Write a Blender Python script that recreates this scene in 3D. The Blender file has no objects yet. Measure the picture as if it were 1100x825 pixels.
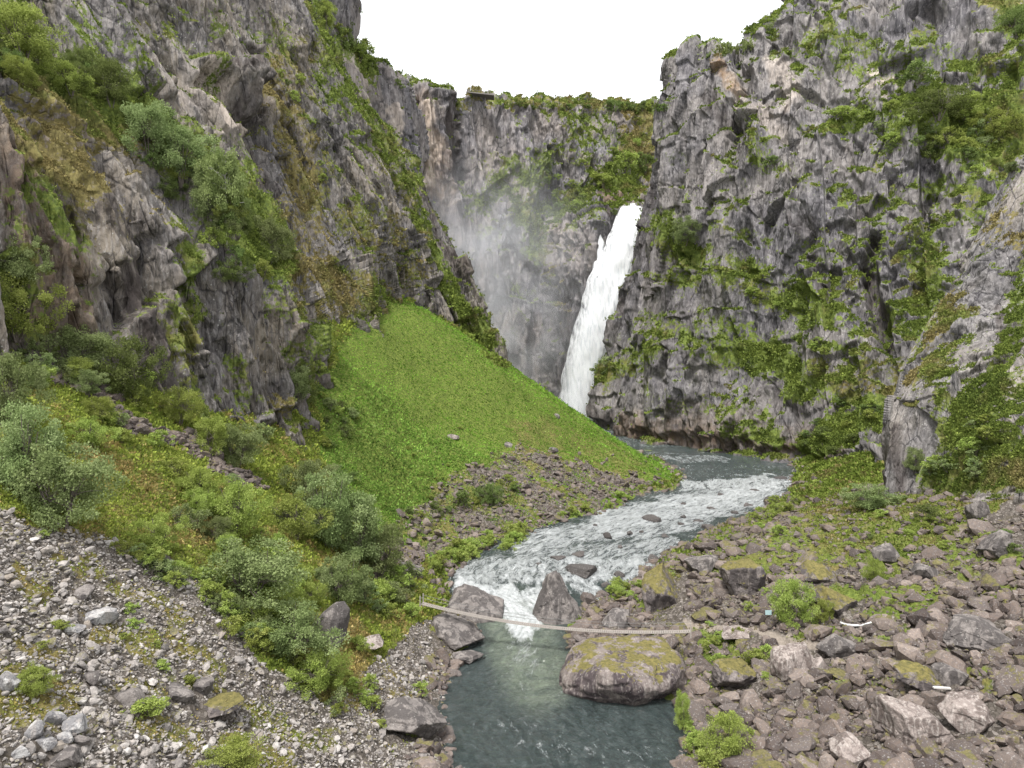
import bpy, bmesh, math, random
import numpy as np
from mathutils import Vector

random.seed(3)
RNG = np.random.default_rng(11)
F32 = np.float32
FOC, CX, HY = 743.0, 550.0, 400.0        # survey constants: focal length and horizon used to place landmarks
sc = bpy.context.scene
COL = sc.collection


def W(px, py, d):
    return np.array([(px - CX) / FOC * d, d, -(py - HY) / FOC * d])


def proj(P):
    d = np.maximum(P[:, 1], 1.0)
    return P[:, 0] / d * FOC + CX, HY - P[:, 2] / d * FOC


# ------------------------------------------------------------------ noise
def hsh(ix, iy, iz, seed):
    h = (ix.astype(np.uint32) * np.uint32(374761393) + iy.astype(np.uint32) * np.uint32(668265263)
         + iz.astype(np.uint32) * np.uint32(2147483647 - 1274126177) + np.uint32((seed * 362437 + 12345) & 0xffffffff))
    h = (h ^ (h >> np.uint32(13))) * np.uint32(1274126177)
    h = (h ^ (h >> np.uint32(16))) * np.uint32(2246822519)
    h = h ^ (h >> np.uint32(13))
    return (h & np.uint32(0xffffff)).astype(F32) / F32(16777215.0)


def vn(P, s, seed):
    Q = (P / s).astype(F32) + F32(seed * 7.31)
    I = np.floor(Q)
    f = Q - I
    I = I.astype(np.int32)
    f = f * f * f * (f * (f * 6 - 15) + 10)
    x, y, z = I[:, 0], I[:, 1], I[:, 2]
    r = 0
    for dx in (0, 1):
        wx = f[:, 0] if dx else 1 - f[:, 0]
        for dy in (0, 1):
            wy = f[:, 1] if dy else 1 - f[:, 1]
            for dz in (0, 1):
                wz = f[:, 2] if dz else 1 - f[:, 2]
                r = r + wx * wy * wz * hsh(x + dx, y + dy, z + dz, seed)
    return r * 2 - 1


def fbm(P, s, seed, o=4, g=.5):
    r = 0; a = 1; t = 0
    for i in range(o):
        r = r + a * vn(P, s / 2 ** i, seed + i * 3); t += a; a *= g
    return r / t


def ridged(P, s, seed, o=3):
    r = 0; a = 1; t = 0
    for i in range(o):
        r = r + a * (1 - 2 * np.abs(vn(P, s / 2 ** i, seed + i * 3))); t += a; a *= .5
    return r / t


def rot_rand(seed):
    r = np.random.default_rng(seed)
    q, _ = np.linalg.qr(r.normal(size=(3, 3)))
    return q


def blocks(P, s, seed, tilt=.7, R=None, warp=.25):
    """jointed rock: every joint-bounded block has its own offset and its own tilted face"""
    if R is None:
        R = rot_rand(seed)
    w = np.stack([vn(P, s * 1.7, seed + 40 + k) for k in range(3)], 1) * warp
    Q = (P @ R.T / s + w).astype(F32)
    c = np.floor(Q); f = Q - c - .5; c = c.astype(np.int32)
    h = hsh(c[:, 0], c[:, 1], c[:, 2], seed) - .5
    t = sum((hsh(c[:, 0], c[:, 1], c[:, 2], seed + 5 + k) - .5) * f[:, k] for k in range(3))
    return h + t * tilt * 2


def smooth(a, b, x):
    t = np.clip((x - a) / (b - a), 0, 1)
    return t * t * (3 - 2 * t)


def caps(px, py, L):
    """strength of landmark strokes (x0,y0,x1,y1,radius,strength)"""
    r = np.zeros(len(px), F32)
    for x0, y0, x1, y1, rad, s in L:
        dx, dy = x1 - x0, y1 - y0
        l2 = dx * dx + dy * dy + 1e-6
        t = np.clip(((px - x0) * dx + (py - y0) * dy) / l2, 0, 1)
        dd = np.hypot(px - x0 - t * dx, py - y0 - t * dy)
        v = s * (1 - smooth(.45, 1.25, dd / rad))
        r = np.where(np.abs(v) > np.abs(r), v, r)
    return r


def inpoly(px, py, poly):
    r = np.zeros(len(px), bool)
    n = len(poly)
    for i in range(n):
        x0, y0 = poly[i]; x1, y1 = poly[(i + 1) % n]
        if y0 == y1: continue
        c = ((y0 > py) != (y1 > py)) & (px < (x1 - x0) * (py - y0) / (y1 - y0) + x0)
        r ^= c
    return r


# ------------------------------------------------------------------ mesh helpers
def make_mesh(name, V, faces, mat=None, smooth_=True, attrs=None, uv=None):
    """V (n,3); faces: (m,3) or (m,4) int array, or a list of such arrays"""
    me = bpy.data.meshes.new(name)
    if not isinstance(faces, list): faces = [faces]
    loops = np.concatenate([f.reshape(-1) for f in faces]).astype(np.int32)
    tot = np.concatenate([np.full(len(f), f.shape[1], np.int32) for f in faces])
    start = np.concatenate([[0], np.cumsum(tot)[:-1]]).astype(np.int32)
    me.vertices.add(len(V)); me.vertices.foreach_set('co', np.ascontiguousarray(V, F32).reshape(-1))
    me.loops.add(len(loops)); me.loops.foreach_set('vertex_index', loops)
    me.polygons.add(len(tot)); me.polygons.foreach_set('loop_start', start)
    me.polygons.foreach_set('use_smooth', np.full(len(tot), smooth_, bool))
    me.update(calc_edges=True)
    for k, a in (attrs or {}).items():
        a = np.ascontiguousarray(a, F32)
        if a.ndim == 1:
            at = me.attributes.new(k, 'FLOAT', 'POINT'); at.data.foreach_set('value', a)
        else:
            if a.shape[1] == 3: a = np.concatenate([a, np.ones((len(a), 1), F32)], 1)
            at = me.attributes.new(k, 'FLOAT_COLOR', 'POINT'); at.data.foreach_set('color', a.reshape(-1))
    if uv is not None:
        l = me.uv_layers.new(name='flow')
        l.data.foreach_set('uv', np.ascontiguousarray(uv[loops], F32).reshape(-1))
    if mat: me.materials.append(mat)
    return me


def link(name, me, parent=None, label=None, cat=None, kind=None, group=None):
    o = bpy.data.objects.new(name, me); COL.objects.link(o)
    if parent: o.parent = parent
    if label: o['label'] = label
    if cat: o['category'] = cat
    if kind: o['kind'] = kind
    if group: o['group'] = group
    return o


def grid_faces(nv, nu):
    i = np.arange(nv - 1)[:, None] * nu + np.arange(nu - 1)[None]
    i = i.reshape(-1)
    return np.stack([i, i + 1, i + nu + 1, i + nu], 1)


def catmull(A, n, axis=0):
    """resample control array A along axis to n samples"""
    A = np.moveaxis(A, axis, 0)
    m = len(A)
    E = np.concatenate([[2 * A[0] - A[1]], A, [2 * A[-1] - A[-2]]])
    t = np.linspace(0, m - 1, n)
    i = np.minimum(t.astype(int), m - 2); f = t - i
    f = f.reshape((-1,) + (1,) * (A.ndim - 1))
    p0, p1, p2, p3 = E[i], E[i + 1], E[i + 2], E[i + 3]
    c = .5 * (2 * p1 + (p2 - p0) * f + (2 * p0 - 5 * p1 + 4 * p2 - p3) * f ** 2 + (3 * p1 - p0 - 3 * p2 + p3) * f ** 3)
    l = p1 + (p2 - p1) * f
    return np.moveaxis(.35 * c + .65 * l, 0, axis)


def grid_normals(G):
    du = np.gradient(G, axis=1); dv = np.gradient(G, axis=0)
    N = np.cross(du, dv)
    return N / (np.linalg.norm(N, axis=2, keepdims=True) + 1e-9)


# ------------------------------------------------------------------ materials
def mat(name):
    m = bpy.data.materials.new(name); m.use_nodes = True
    nt = m.node_tree; nt.nodes.clear()
    return m, nt


class NB:
    def __init__(s, nt): s.nt = nt
    def n(s, t, **k):
        x = s.nt.nodes.new(t)
        for a, b in k.items(): setattr(x, a, b)
        return x
    def put(s, sock, v):
        if isinstance(v, bpy.types.NodeSocket): s.nt.links.new(v, sock)
        else: sock.default_value = v
    def attr(s, name, out='Fac'):
        a = s.n('ShaderNodeAttribute'); a.attribute_name = name
        return a.outputs[out]
    def pos(s):
        return s.n('ShaderNodeNewGeometry').outputs['Position']
    def mapping(s, vec, scale=(1, 1, 1), rot=(0, 0, 0)):
        m = s.n('ShaderNodeMapping'); s.put(m.inputs['Vector'], vec)
        m.inputs['Scale'].default_value = scale; m.inputs['Rotation'].default_value = rot
        return m.outputs[0]
    def noise(s, vec, scale, detail=4, rough=.55, dist=0, out='Fac'):
        m = s.n('ShaderNodeTexNoise'); s.put(m.inputs['Vector'], vec)
        m.inputs['Scale'].default_value = scale; m.inputs['Detail'].default_value = detail
        m.inputs['Roughness'].default_value = rough; m.inputs['Distortion'].default_value = dist
        return m.outputs[out]
    def voro(s, vec, scale, feature='F1', out='Distance', rnd=1):
        m = s.n('ShaderNodeTexVoronoi', feature=feature); s.put(m.inputs['Vector'], vec)
        m.inputs['Scale'].default_value = scale; m.inputs['Randomness'].default_value = rnd
        return m.outputs[out]
    def ramp(s, fac, stops, interp='LINEAR'):
        m = s.n('ShaderNodeValToRGB'); s.put(m.inputs[0], fac)
        cr = m.color_ramp; cr.interpolation = interp
        while len(cr.elements) < len(stops): cr.elements.new(.5)
        for e, (p, c) in zip(cr.elements, stops):
            e.position = p
            e.color = (c, c, c, 1) if isinstance(c, (int, float)) else (*c, 1)
        return m.outputs[0]
    def mix(s, f, a, b, mode='MIX'):
        m = s.n('ShaderNodeMix', data_type='RGBA', blend_type=mode)
        s.put(m.inputs[0], f)
        for k, v in ((6, a), (7, b)):
            if isinstance(v, tuple) and len(v) == 3: v = (*v, 1)
            s.put(m.inputs[k], v)
        return m.outputs[2]
    def math(s, op, a, b=0.0, clamp=False):
        m = s.n('ShaderNodeMath', operation=op); m.use_clamp = clamp
        s.put(m.inputs[0], a); s.put(m.inputs[1], b)
        return m.outputs[0]
    def bump(s, h, strength=.5, dist=.3, normal=None):
        m = s.n('ShaderNodeBump'); s.put(m.inputs['Height'], h)
        m.inputs['Strength'].default_value = strength; m.inputs['Distance'].default_value = dist
        if normal is not None: s.put(m.inputs['Normal'], normal)
        return m.outputs[0]
    def principled(s, col, rough=.9, normal=None, spec=.25):
        m = s.n('ShaderNodeBsdfPrincipled'); s.put(m.inputs['Base Color'], col); s.put(m.inputs['Roughness'], rough)
        m.inputs['Specular IOR Level'].default_value = spec
        if normal is not None: s.put(m.inputs['Normal'], normal)
        return m.outputs[0]
    def out(s, sh):
        o = s.n('ShaderNodeOutputMaterial'); s.nt.links.new(sh, o.inputs[0])


GRASS_RAMP = [(.2, (.035, .050, .014)), (.42, (.085, .115, .026)), (.6, (.14, .175, .036)), (.8, (.19, .22, .055))]
OLIVE_RAMP = [(.2, (.06, .050, .026)), (.42, (.125, .105, .042)), (.6, (.18, .152, .055)), (.8, (.23, .195, .085))]


def facet(N, P, grain, sc_, h, h2, kk=1.0):
    """broken faces: every joint block turns its face a little its own way, plus fine relief"""
    nrm = N.n('ShaderNodeNewGeometry').outputs['Normal']
    wob = N.n('ShaderNodeVectorMath', operation='MULTIPLY_ADD')
    N.put(wob.inputs[0], N.noise(P, .9 * sc_, 3, .6, out='Color')); wob.inputs[1].default_value = (.9 / sc_,) * 3; N.put(wob.inputs[2], P)
    for s, k, z in ((.17, .55, .40), (.55, .60, .5), (1.7, .45, .6)):
        v = N.n('ShaderNodeTexVoronoi'); N.put(v.inputs['Vector'], N.mapping(wob.outputs[0], (1, 1, z), grain)); v.inputs['Scale'].default_value = s * sc_
        a = N.n('ShaderNodeVectorMath', operation='SUBTRACT'); N.put(a.inputs[0], v.outputs['Color']); a.inputs[1].default_value = (.5, .5, .5)
        b = N.n('ShaderNodeVectorMath', operation='MULTIPLY_ADD'); N.put(b.inputs[0], a.outputs[0]); b.inputs[1].default_value = (k * kk,) * 3; N.put(b.inputs[2], nrm)
        c = N.n('ShaderNodeVectorMath', operation='NORMALIZE'); N.put(c.inputs[0], b.outputs[0]); nrm = c.outputs[0]
    return N.bump(h2, .5, .12, N.bump(h, .55 * kk, .55 * kk, nrm))


def rock_material(name, a=(.105, .098, .112), b=(.20, .188, .195), warm=(.235, .20, .175), sc_=1.0, grain=(0, 0, 0), streak=1.0):
    """grey gneiss with mineral streaks, lichen and vegetated ledges ('veg', 'olive', 'pale' are surface cover)"""
    m, nt = mat(name); N = NB(nt)
    P = N.pos()
    Pg = N.mapping(P, (1, 1, .15), grain)
    big = N.noise(P, .045 * sc_, 3, .6)
    mid = N.noise(P, .35 * sc_, 5, .65, .6)
    fine = N.noise(P, 2.4 * sc_, 4, .7)
    strk = N.noise(Pg, .55 * sc_, 4, .62, .4)
    strk2 = N.noise(Pg, 1.9 * sc_, 3, .6, .3)
    c = N.mix(N.ramp(mid, [(.32, 0.), (.66, 1.)]), a, b)
    c = N.mix(N.ramp(N.noise(P, .028 * sc_, 4, .62, .5), [(.40, 0.), (.60, .65)]), c, tuple(x * .62 for x in a))
    c = N.mix(N.ramp(big, [(.42, 0.), (.62, .75)]), c, warm)
    dark = N.math('MULTIPLY', N.ramp(strk, [(.50, 0.), (.62, 1.)]), .50 * streak)
    c = N.mix(dark, c, (.052, .050, .056))
    lt = N.math('MULTIPLY', N.ramp(strk2, [(.50, 0.), (.68, 1.)]), .38)
    c = N.mix(lt, c, (.35, .332, .325))
    c = N.mix(N.math('MULTIPLY', N.ramp(fine, [(.25, 1.), (.45, 0.)]), .55), c, (.055, .052, .055))
    spk = N.voro(P, 1.3 * sc_)
    c = N.mix(N.math('MULTIPLY', N.ramp(spk, [(.10, 1.), (.20, 0.)]), N.ramp(N.noise(P, .2 * sc_, 2), [(.5, 0.), (.6, .7)])), c, (.42, .42, .39))
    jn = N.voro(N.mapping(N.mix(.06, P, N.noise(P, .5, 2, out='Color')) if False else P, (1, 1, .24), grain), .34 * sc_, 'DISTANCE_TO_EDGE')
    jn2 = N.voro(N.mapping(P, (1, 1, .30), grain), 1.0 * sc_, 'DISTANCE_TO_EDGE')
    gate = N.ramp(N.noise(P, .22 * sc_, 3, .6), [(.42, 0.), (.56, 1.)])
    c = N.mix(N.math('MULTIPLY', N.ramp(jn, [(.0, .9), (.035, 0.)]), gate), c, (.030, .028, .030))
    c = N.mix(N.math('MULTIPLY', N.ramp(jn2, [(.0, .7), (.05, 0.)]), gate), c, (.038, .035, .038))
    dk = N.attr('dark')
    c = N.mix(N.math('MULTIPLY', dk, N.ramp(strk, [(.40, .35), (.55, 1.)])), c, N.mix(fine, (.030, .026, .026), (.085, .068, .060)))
    pale = N.attr('pale')
    pl = N.math('MULTIPLY', pale, N.ramp(strk2, [(.35, .35), (.55, 1.)]))
    c = N.mix(pl, c, N.mix(N.noise(P, .25, 3), (.33, .28, .235), (.50, .43, .375)))
    rust = N.attr('rust')
    c = N.mix(N.math('MULTIPLY', rust, N.ramp(mid, [(.35, .2), (.6, 1.)])), c, (.20, .125, .065))
    # cover
    veg = N.attr('veg')
    vn1 = N.noise(P, 1.1 * sc_, 5, .7)
    vn2 = N.noise(P, .28 * sc_, 3, .6)
    f = N.math('ADD', veg, N.math('ADD', N.math('MULTIPLY', N.math('SUBTRACT', vn1, .5), 1.7), N.math('MULTIPLY', N.math('SUBTRACT', vn2, .5), .9)))
    f = N.ramp(f, [(.44, 0.), (.58, 1.)])
    g = N.noise(P, 1.6 * sc_, 4, .7)
    green = N.ramp(g, GRASS_RAMP)
    olive = N.ramp(g, OLIVE_RAMP)
    ol = N.math('ADD', N.attr('olive'), N.math('MULTIPLY', N.math('SUBTRACT', N.noise(P, .16, 3), .5), 1.2))
    vc = N.mix(N.ramp(ol, [(.35, 0.), (.75, 1.)]), green, olive)
    c = N.mix(f, c, vc)
    # thin film of moss and lichen over bare rock
    Ph = N.mapping(P, (1, 1, .45), grain)
    h = N.math('ADD', N.math('MULTIPLY', N.noise(Ph, 1.1 * sc_, 6, .70), 1.0), N.math('MULTIPLY', strk2, .7))
    vb = N.voro(N.mapping(P, (1, 1, .6), grain), .9 * sc_, out='Distance')
    h = N.math('ADD', h, N.math('MULTIPLY', vb, .6))
    h = N.math('ADD', h, N.math('MULTIPLY', N.ramp(jn, [(.0, 0.), (.05, 1.)]), .5))
    h2 = N.noise(P, 5 * sc_, 3, .7)
    nrm = facet(N, P, grain, sc_, h, h2, 1.1 if sc_ >= 1 else .8)
    N.out(N.principled(c, .88, nrm, .2))
    return m


def ground_material():
    m, nt = mat('ground_cover_mat'); N = NB(nt)
    P = N.pos()
    g = N.noise(P, 1.9, 4, .7)
    big = N.noise(P, .09, 3, .6)
    green = N.ramp(g, GRASS_RAMP); olive = N.ramp(g, OLIVE_RAMP)
    ol = N.math('ADD', N.attr('olive'), N.math('MULTIPLY', N.math('SUBTRACT', N.noise(P, .3, 4, .65), .5), 1.1))
    vc = N.mix(N.ramp(ol, [(.3, 0.), (.8, 1.)]), green, olive)
    stone = N.ramp(N.voro(P, 2.6, out='Color'), [(.15, (.065, .056, .048)), (.5, (.125, .108, .094)), (.95, (.24, .215, .195))])
    stone = N.mix(N.ramp(N.voro(P, 2.6, 'DISTANCE_TO_EDGE'), [(.02, 1.), (.09, 0.)]), stone, (.055, .047, .038))
    stone = N.mix(N.ramp(N.noise(P, .5, 4), [(.55, 0.), (.7, .35)]), stone, (.11, .095, .05))
    v = N.math('ADD', N.attr('veg'), N.math('MULTIPLY', N.math('SUBTRACT', N.noise(P, .9, 5, .7), .5), 1.5))
    f = N.ramp(v, [(.42, 0.), (.58, 1.)])
    c = N.mix(f, stone, vc)
    c = N.mix(N.attr('trail'), c, N.mix(N.noise(P, 2.5, 4, .7), (.17, .14, .115), (.34, .295, .25)))
    h = N.math('ADD', N.noise(P, 1.6, 6, .75), N.math('MULTIPLY', N.voro(P, 2.6), .5))
    nrm = N.bump(N.noise(P, 7, 3, .7), .5, .08, N.bump(h, .8, .4))
    N.out(N.principled(c, .95, nrm, .12))
    return m


def stone_material(name, individual, cols, moss=.35):
    m, nt = mat(name); N = NB(nt)
    tc = N.n('ShaderNodeTexCoord').outputs['Object'] if individual else N.pos()
    P = N.pos()
    if individual:
        r = N.n('ShaderNodeObjectInfo').outputs['Random']
    else:
        r = N.attr('rnd')
    base = N.ramp(r, [(i / (len(cols) - 1), c) for i, c in enumerate(cols)])
    c = N.mix(N.ramp(N.noise(P, 3.2, 5, .7), [(.35, .6), (.6, 0.)]), base, (.075, .068, .07))
    c = N.mix(N.ramp(N.noise(P, 6, 3, .6), [(.58, 0.), (.7, .5)]), c, (.40, .385, .37))
    nz = N.n('ShaderNodeSeparateXYZ'); N.put(nz.inputs[0], N.n('ShaderNodeNewGeometry').outputs['Normal'])
    ms = N.math('ADD', N.math('MULTIPLY', nz.outputs[2], .55), N.math('MULTIPLY', N.noise(P, .45, 5, .7), .9))
    rr = N.math('MULTIPLY', N.math('FRACT', N.math('MULTIPLY', r, 17.31)), .34)
    ms = N.math('ADD', N.math('ADD', N.math('MULTIPLY', nz.outputs[2], .22), N.math('MULTIPLY', N.noise(P, .8, 6, .75), 1.0)), rr)
    f = N.math('MULTIPLY', N.ramp(ms, [(1.12 - moss * .4, 0.), (1.20 - moss * .4, 1.)]), .85)
    c = N.mix(f, c, N.ramp(N.noise(P, 3, 4, .7), [(.3, (.05, .05, .018)), (.5, (.11, .10, .035)), (.7, (.17, .145, .055))]))
    nrm = N.bump(N.noise(P, 4.5, 5, .75), .6, .12)
    N.out(N.principled(c, .88, nrm, .2))
    return m


def leaf_material(name, cols, trans=.3, attr=False, hue=.0):
    m, nt = mat(name); N = NB(nt)
    r = N.attr('rnd')
    c = N.ramp(r, [(i / (len(cols) - 1), k) for i, k in enumerate(cols)])
    if attr:
        c = N.attr('col', 'Color')
    else:
        hs = N.n('ShaderNodeHueSaturation'); N.put(hs.inputs['Color'], c)
        rr = N.n('ShaderNodeObjectInfo').outputs['Random']
        N.put(hs.inputs['Hue'], N.math('ADD', .485, N.math('MULTIPLY', rr, .03)))
        N.put(hs.inputs['Value'], N.math('ADD', .8, N.math('MULTIPLY', rr, .45)))
        c = hs.outputs[0]
    d = N.n('ShaderNodeBsdfDiffuse'); N.put(d.inputs[0], c)
    t = N.n('ShaderNodeBsdfTranslucent'); N.put(t.inputs[0], c)
    mx = N.n('ShaderNodeMixShader'); mx.inputs[0].default_value = trans
    nt.links.new(d.outputs[0], mx.inputs[1]); nt.links.new(t.outputs[0], mx.inputs[2])
    N.out(mx.outputs[0])
    return m


def simple_material(name, col, rough=.7, bumpscale=0, metallic=0, var=.3):
    m, nt = mat(name); N = NB(nt)
    P = N.pos()
    c = N.mix(N.noise(P, 3, 4, .7), tuple(x * (1 - var) for x in col), tuple(min(1, x * (1 + var)) for x in col))
    nrm = N.bump(N.noise(P, bumpscale or 20, 4), .4, .03)
    N.out(N.principled(c, rough, nrm, .3))
    nt.nodes[-2]
    return m


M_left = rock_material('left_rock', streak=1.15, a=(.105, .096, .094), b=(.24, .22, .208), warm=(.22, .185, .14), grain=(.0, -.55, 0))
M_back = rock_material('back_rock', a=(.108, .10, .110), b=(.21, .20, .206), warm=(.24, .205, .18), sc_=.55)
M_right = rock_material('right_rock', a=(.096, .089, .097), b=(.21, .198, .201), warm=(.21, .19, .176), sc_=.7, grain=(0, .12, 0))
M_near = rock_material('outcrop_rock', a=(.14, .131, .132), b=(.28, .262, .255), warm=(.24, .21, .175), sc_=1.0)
M_ground = ground_material()

# ------------------------------------------------------------------ cliffs
SURF = []      # (V, N, px, py, attrs) of every built land surface, used to stand plants and stones on


def cliff(name, ctrl, nu, nv, material, grainv, amps, veg, olive=(), pale=(), rust=(), push=(), dark=(), vegbias=0., flute=.8, seed=1, ledge=1.0, plateau=45, jit=9):
    C = np.array([[W(*p) for p in row] for row in ctrl]).transpose(1, 0, 2)    # rows x cols x 3
    if plateau:
        top = C[0] + np.array([0, plateau, 6.0]); C = np.concatenate([[top], C])
    bur = C[-1] + np.array([0, 2.0, -10.0]); C = np.concatenate([C, [bur]])
    G = catmull(catmull(C, nv, 0), nu, 1)
    N = grid_normals(G)
    P = G.reshape(-1, 3).astype(F32); Nn = N.reshape(-1, 3)
    s = np.sign(np.mean(np.sum(Nn * -P, 1))); Nn = Nn * s
    px, py = proj(P)
    g = np.array(grainv, float); g /= np.linalg.norm(g)
    a = np.cross(g, [0, 1, .1]); a /= np.linalg.norm(a); b = np.cross(g, a)
    Q = np.stack([P @ a, P @ b, (P @ g) * .26], 1).astype(F32)
    R2 = rot_rand(5)
    ax = 1
    disp = amps[0] * (ridged(Q, 30, seed, 2) * .8 + fbm(Q, 46, seed + 3, 2))
    I3 = np.eye(3)
    th = .5; RZ = np.array([[math.cos(th), math.sin(th), 0], [-math.sin(th), math.cos(th), 0], [0, 0, 1]])
    Qs = Q * np.array([1, 1, .6], F32)
    disp += amps[1] * blocks(Qs, 11, seed + 1, 1.5, RZ, .12) * .6
    disp += amps[2] * blocks(Qs, 4.8, seed + 2, 1.5, RZ.T, .10) * .6
    disp += amps[3] * blocks(Qs, 2.3, seed + 4, 1.4, RZ, .10) * .6
    disp += amps[4] * blocks(Qs, 1.0, seed + 6, 1.2, RZ.T, .12) * .6
    disp += amps[4] * .3 * fbm(P, 1.6, seed + 8, 3)
    disp += flute * ridged(Q * np.array([1, 1, .5], F32), 7.5, seed + 50, 2)
    jx = px + jit * vn(P, 6 + .02 * P[:, 1].mean(), seed + 20) + jit * .5 * vn(P, 2.5, seed + 21)
    jy = py + jit * vn(P, 6 + .02 * P[:, 1].mean(), seed + 22) + jit * .5 * vn(P, 2.5, seed + 23)
    disp += caps(jx, jy, push) if push else 0
    Dg = disp.reshape(nv, nu)
    for _ in range(1):
        Dg = .25 * np.roll(Dg, 1, 0) + .5 * Dg + .25 * np.roll(Dg, -1, 0)
        Dg = .25 * np.roll(Dg, 1, 1) + .5 * Dg + .25 * np.roll(Dg, -1, 1)
    V = P + Nn * Dg.reshape(-1)[:, None]
    # terraces: ledges step back up the face
    st = fbm(Q, 15, seed + 30, 3)
    Tg = blocks(P * np.array([.35, .35, 1], F32), 6.5, seed + 31, .3, I3, .5).reshape(nv, nu)
    for _ in range(4):
        Tg = .25 * np.roll(Tg, 1, 0) + .5 * Tg + .25 * np.roll(Tg, -1, 0)
        Tg = .25 * np.roll(Tg, 1, 1) + .5 * Tg + .25 * np.roll(Tg, -1, 1)
    V[:, 2] += ledge * .7 * Tg.reshape(-1)
    Gd = V.reshape(nv, nu, 3)
    Nd = grid_normals(Gd).reshape(-1, 3) * s
    nz = Nd[:, 2]
    k = nz.reshape(nv, nu)
    k2 = k.copy()
    for sh in ((0, 1), (0, -1), (1, 0), (-1, 0), (2, 0), (-2, 0)):
        k2 += np.roll(k, sh, (0, 1))
    nzs = (k2 / 7).reshape(-1)
    cv = caps(jx, jy, veg)
    vegv = .10 + vegbias + cv * .62 + (smooth(.25, .75, nzs) - .15) * .55 + .28 * fbm(P, 9, seed + 33, 3)
    vegv = np.clip(vegv, 0, 1)
    ol = np.clip(.30 + caps(jx, jy, olive) + .3 * fbm(P, 14, seed + 35, 2), 0, 1) if len(olive) else np.clip(.3 + .3 * fbm(P, 14, seed + 35, 2), 0, 1)
    pa = caps(jx, jy, pale) if len(pale) else np.zeros(len(P))
    ru = caps(jx, jy, rust) if len(rust) else np.zeros(len(P))
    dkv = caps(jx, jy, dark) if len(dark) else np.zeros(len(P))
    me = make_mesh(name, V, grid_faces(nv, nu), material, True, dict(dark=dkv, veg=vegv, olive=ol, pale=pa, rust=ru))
    o = link(name, me, kind='structure')
    qx, qy = proj(V)
    SURF.append(dict(name=name, V=V, N=Nd, px=qx, py=qy, veg=vegv, ol=ol, cv=cv))
    return o


LC = [
    [(-300, -250, 95), (-300, -120, 90), (-260, -60, 86), (-250, 60, 76), (-200, 330, 70)],
    [(-180, -250, 108), (-150, -100, 104), (-80, -20, 100), (-70, 110, 84), (-60, 360, 78)],
    [(-80, -250, 118), (-50, -90, 114), (0, 40, 110), (0, 170, 92), (0, 388, 84)],
    [(0, -250, 130), (40, -60, 126), (110, 110, 122), (90, 190, 104), (95, 428, 98)],
    [(70, -250, 142), (110, -20, 140), (185, 160, 134), (180, 250, 116), (195, 455, 112)],
    [(120, -250, 155), (170, 0, 152), (262, 235, 148), (255, 300, 128), (275, 490, 126)],
    [(160, -250, 168), (220, 40, 164), (310, 290, 158), (310, 345, 142), (345, 505, 137)],
    [(190, -250, 182), (260, 60, 178), (340, 290, 176), (350, 345, 172), (346, 440, 160)],
    [(215, -250, 196), (290, 60, 192), (375, 250, 194), (390, 300, 196), (378, 358, 188)],
    [(240, -250, 208), (310, 40, 204), (395, 200, 206), (422, 280, 214), (430, 318, 214)],
    [(260, -250, 218), (335, 45, 214), (415, 195, 218), (458, 295, 226), (485, 350, 226)],
    [(280, -250, 228), (362, 88, 224), (440, 190, 232), (505, 300, 232), (533, 380, 230)],
    [(270, -250, 262), (350, 90, 262), (430, 200, 264), (490, 310, 266), (520, 390, 262)],
]
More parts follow.
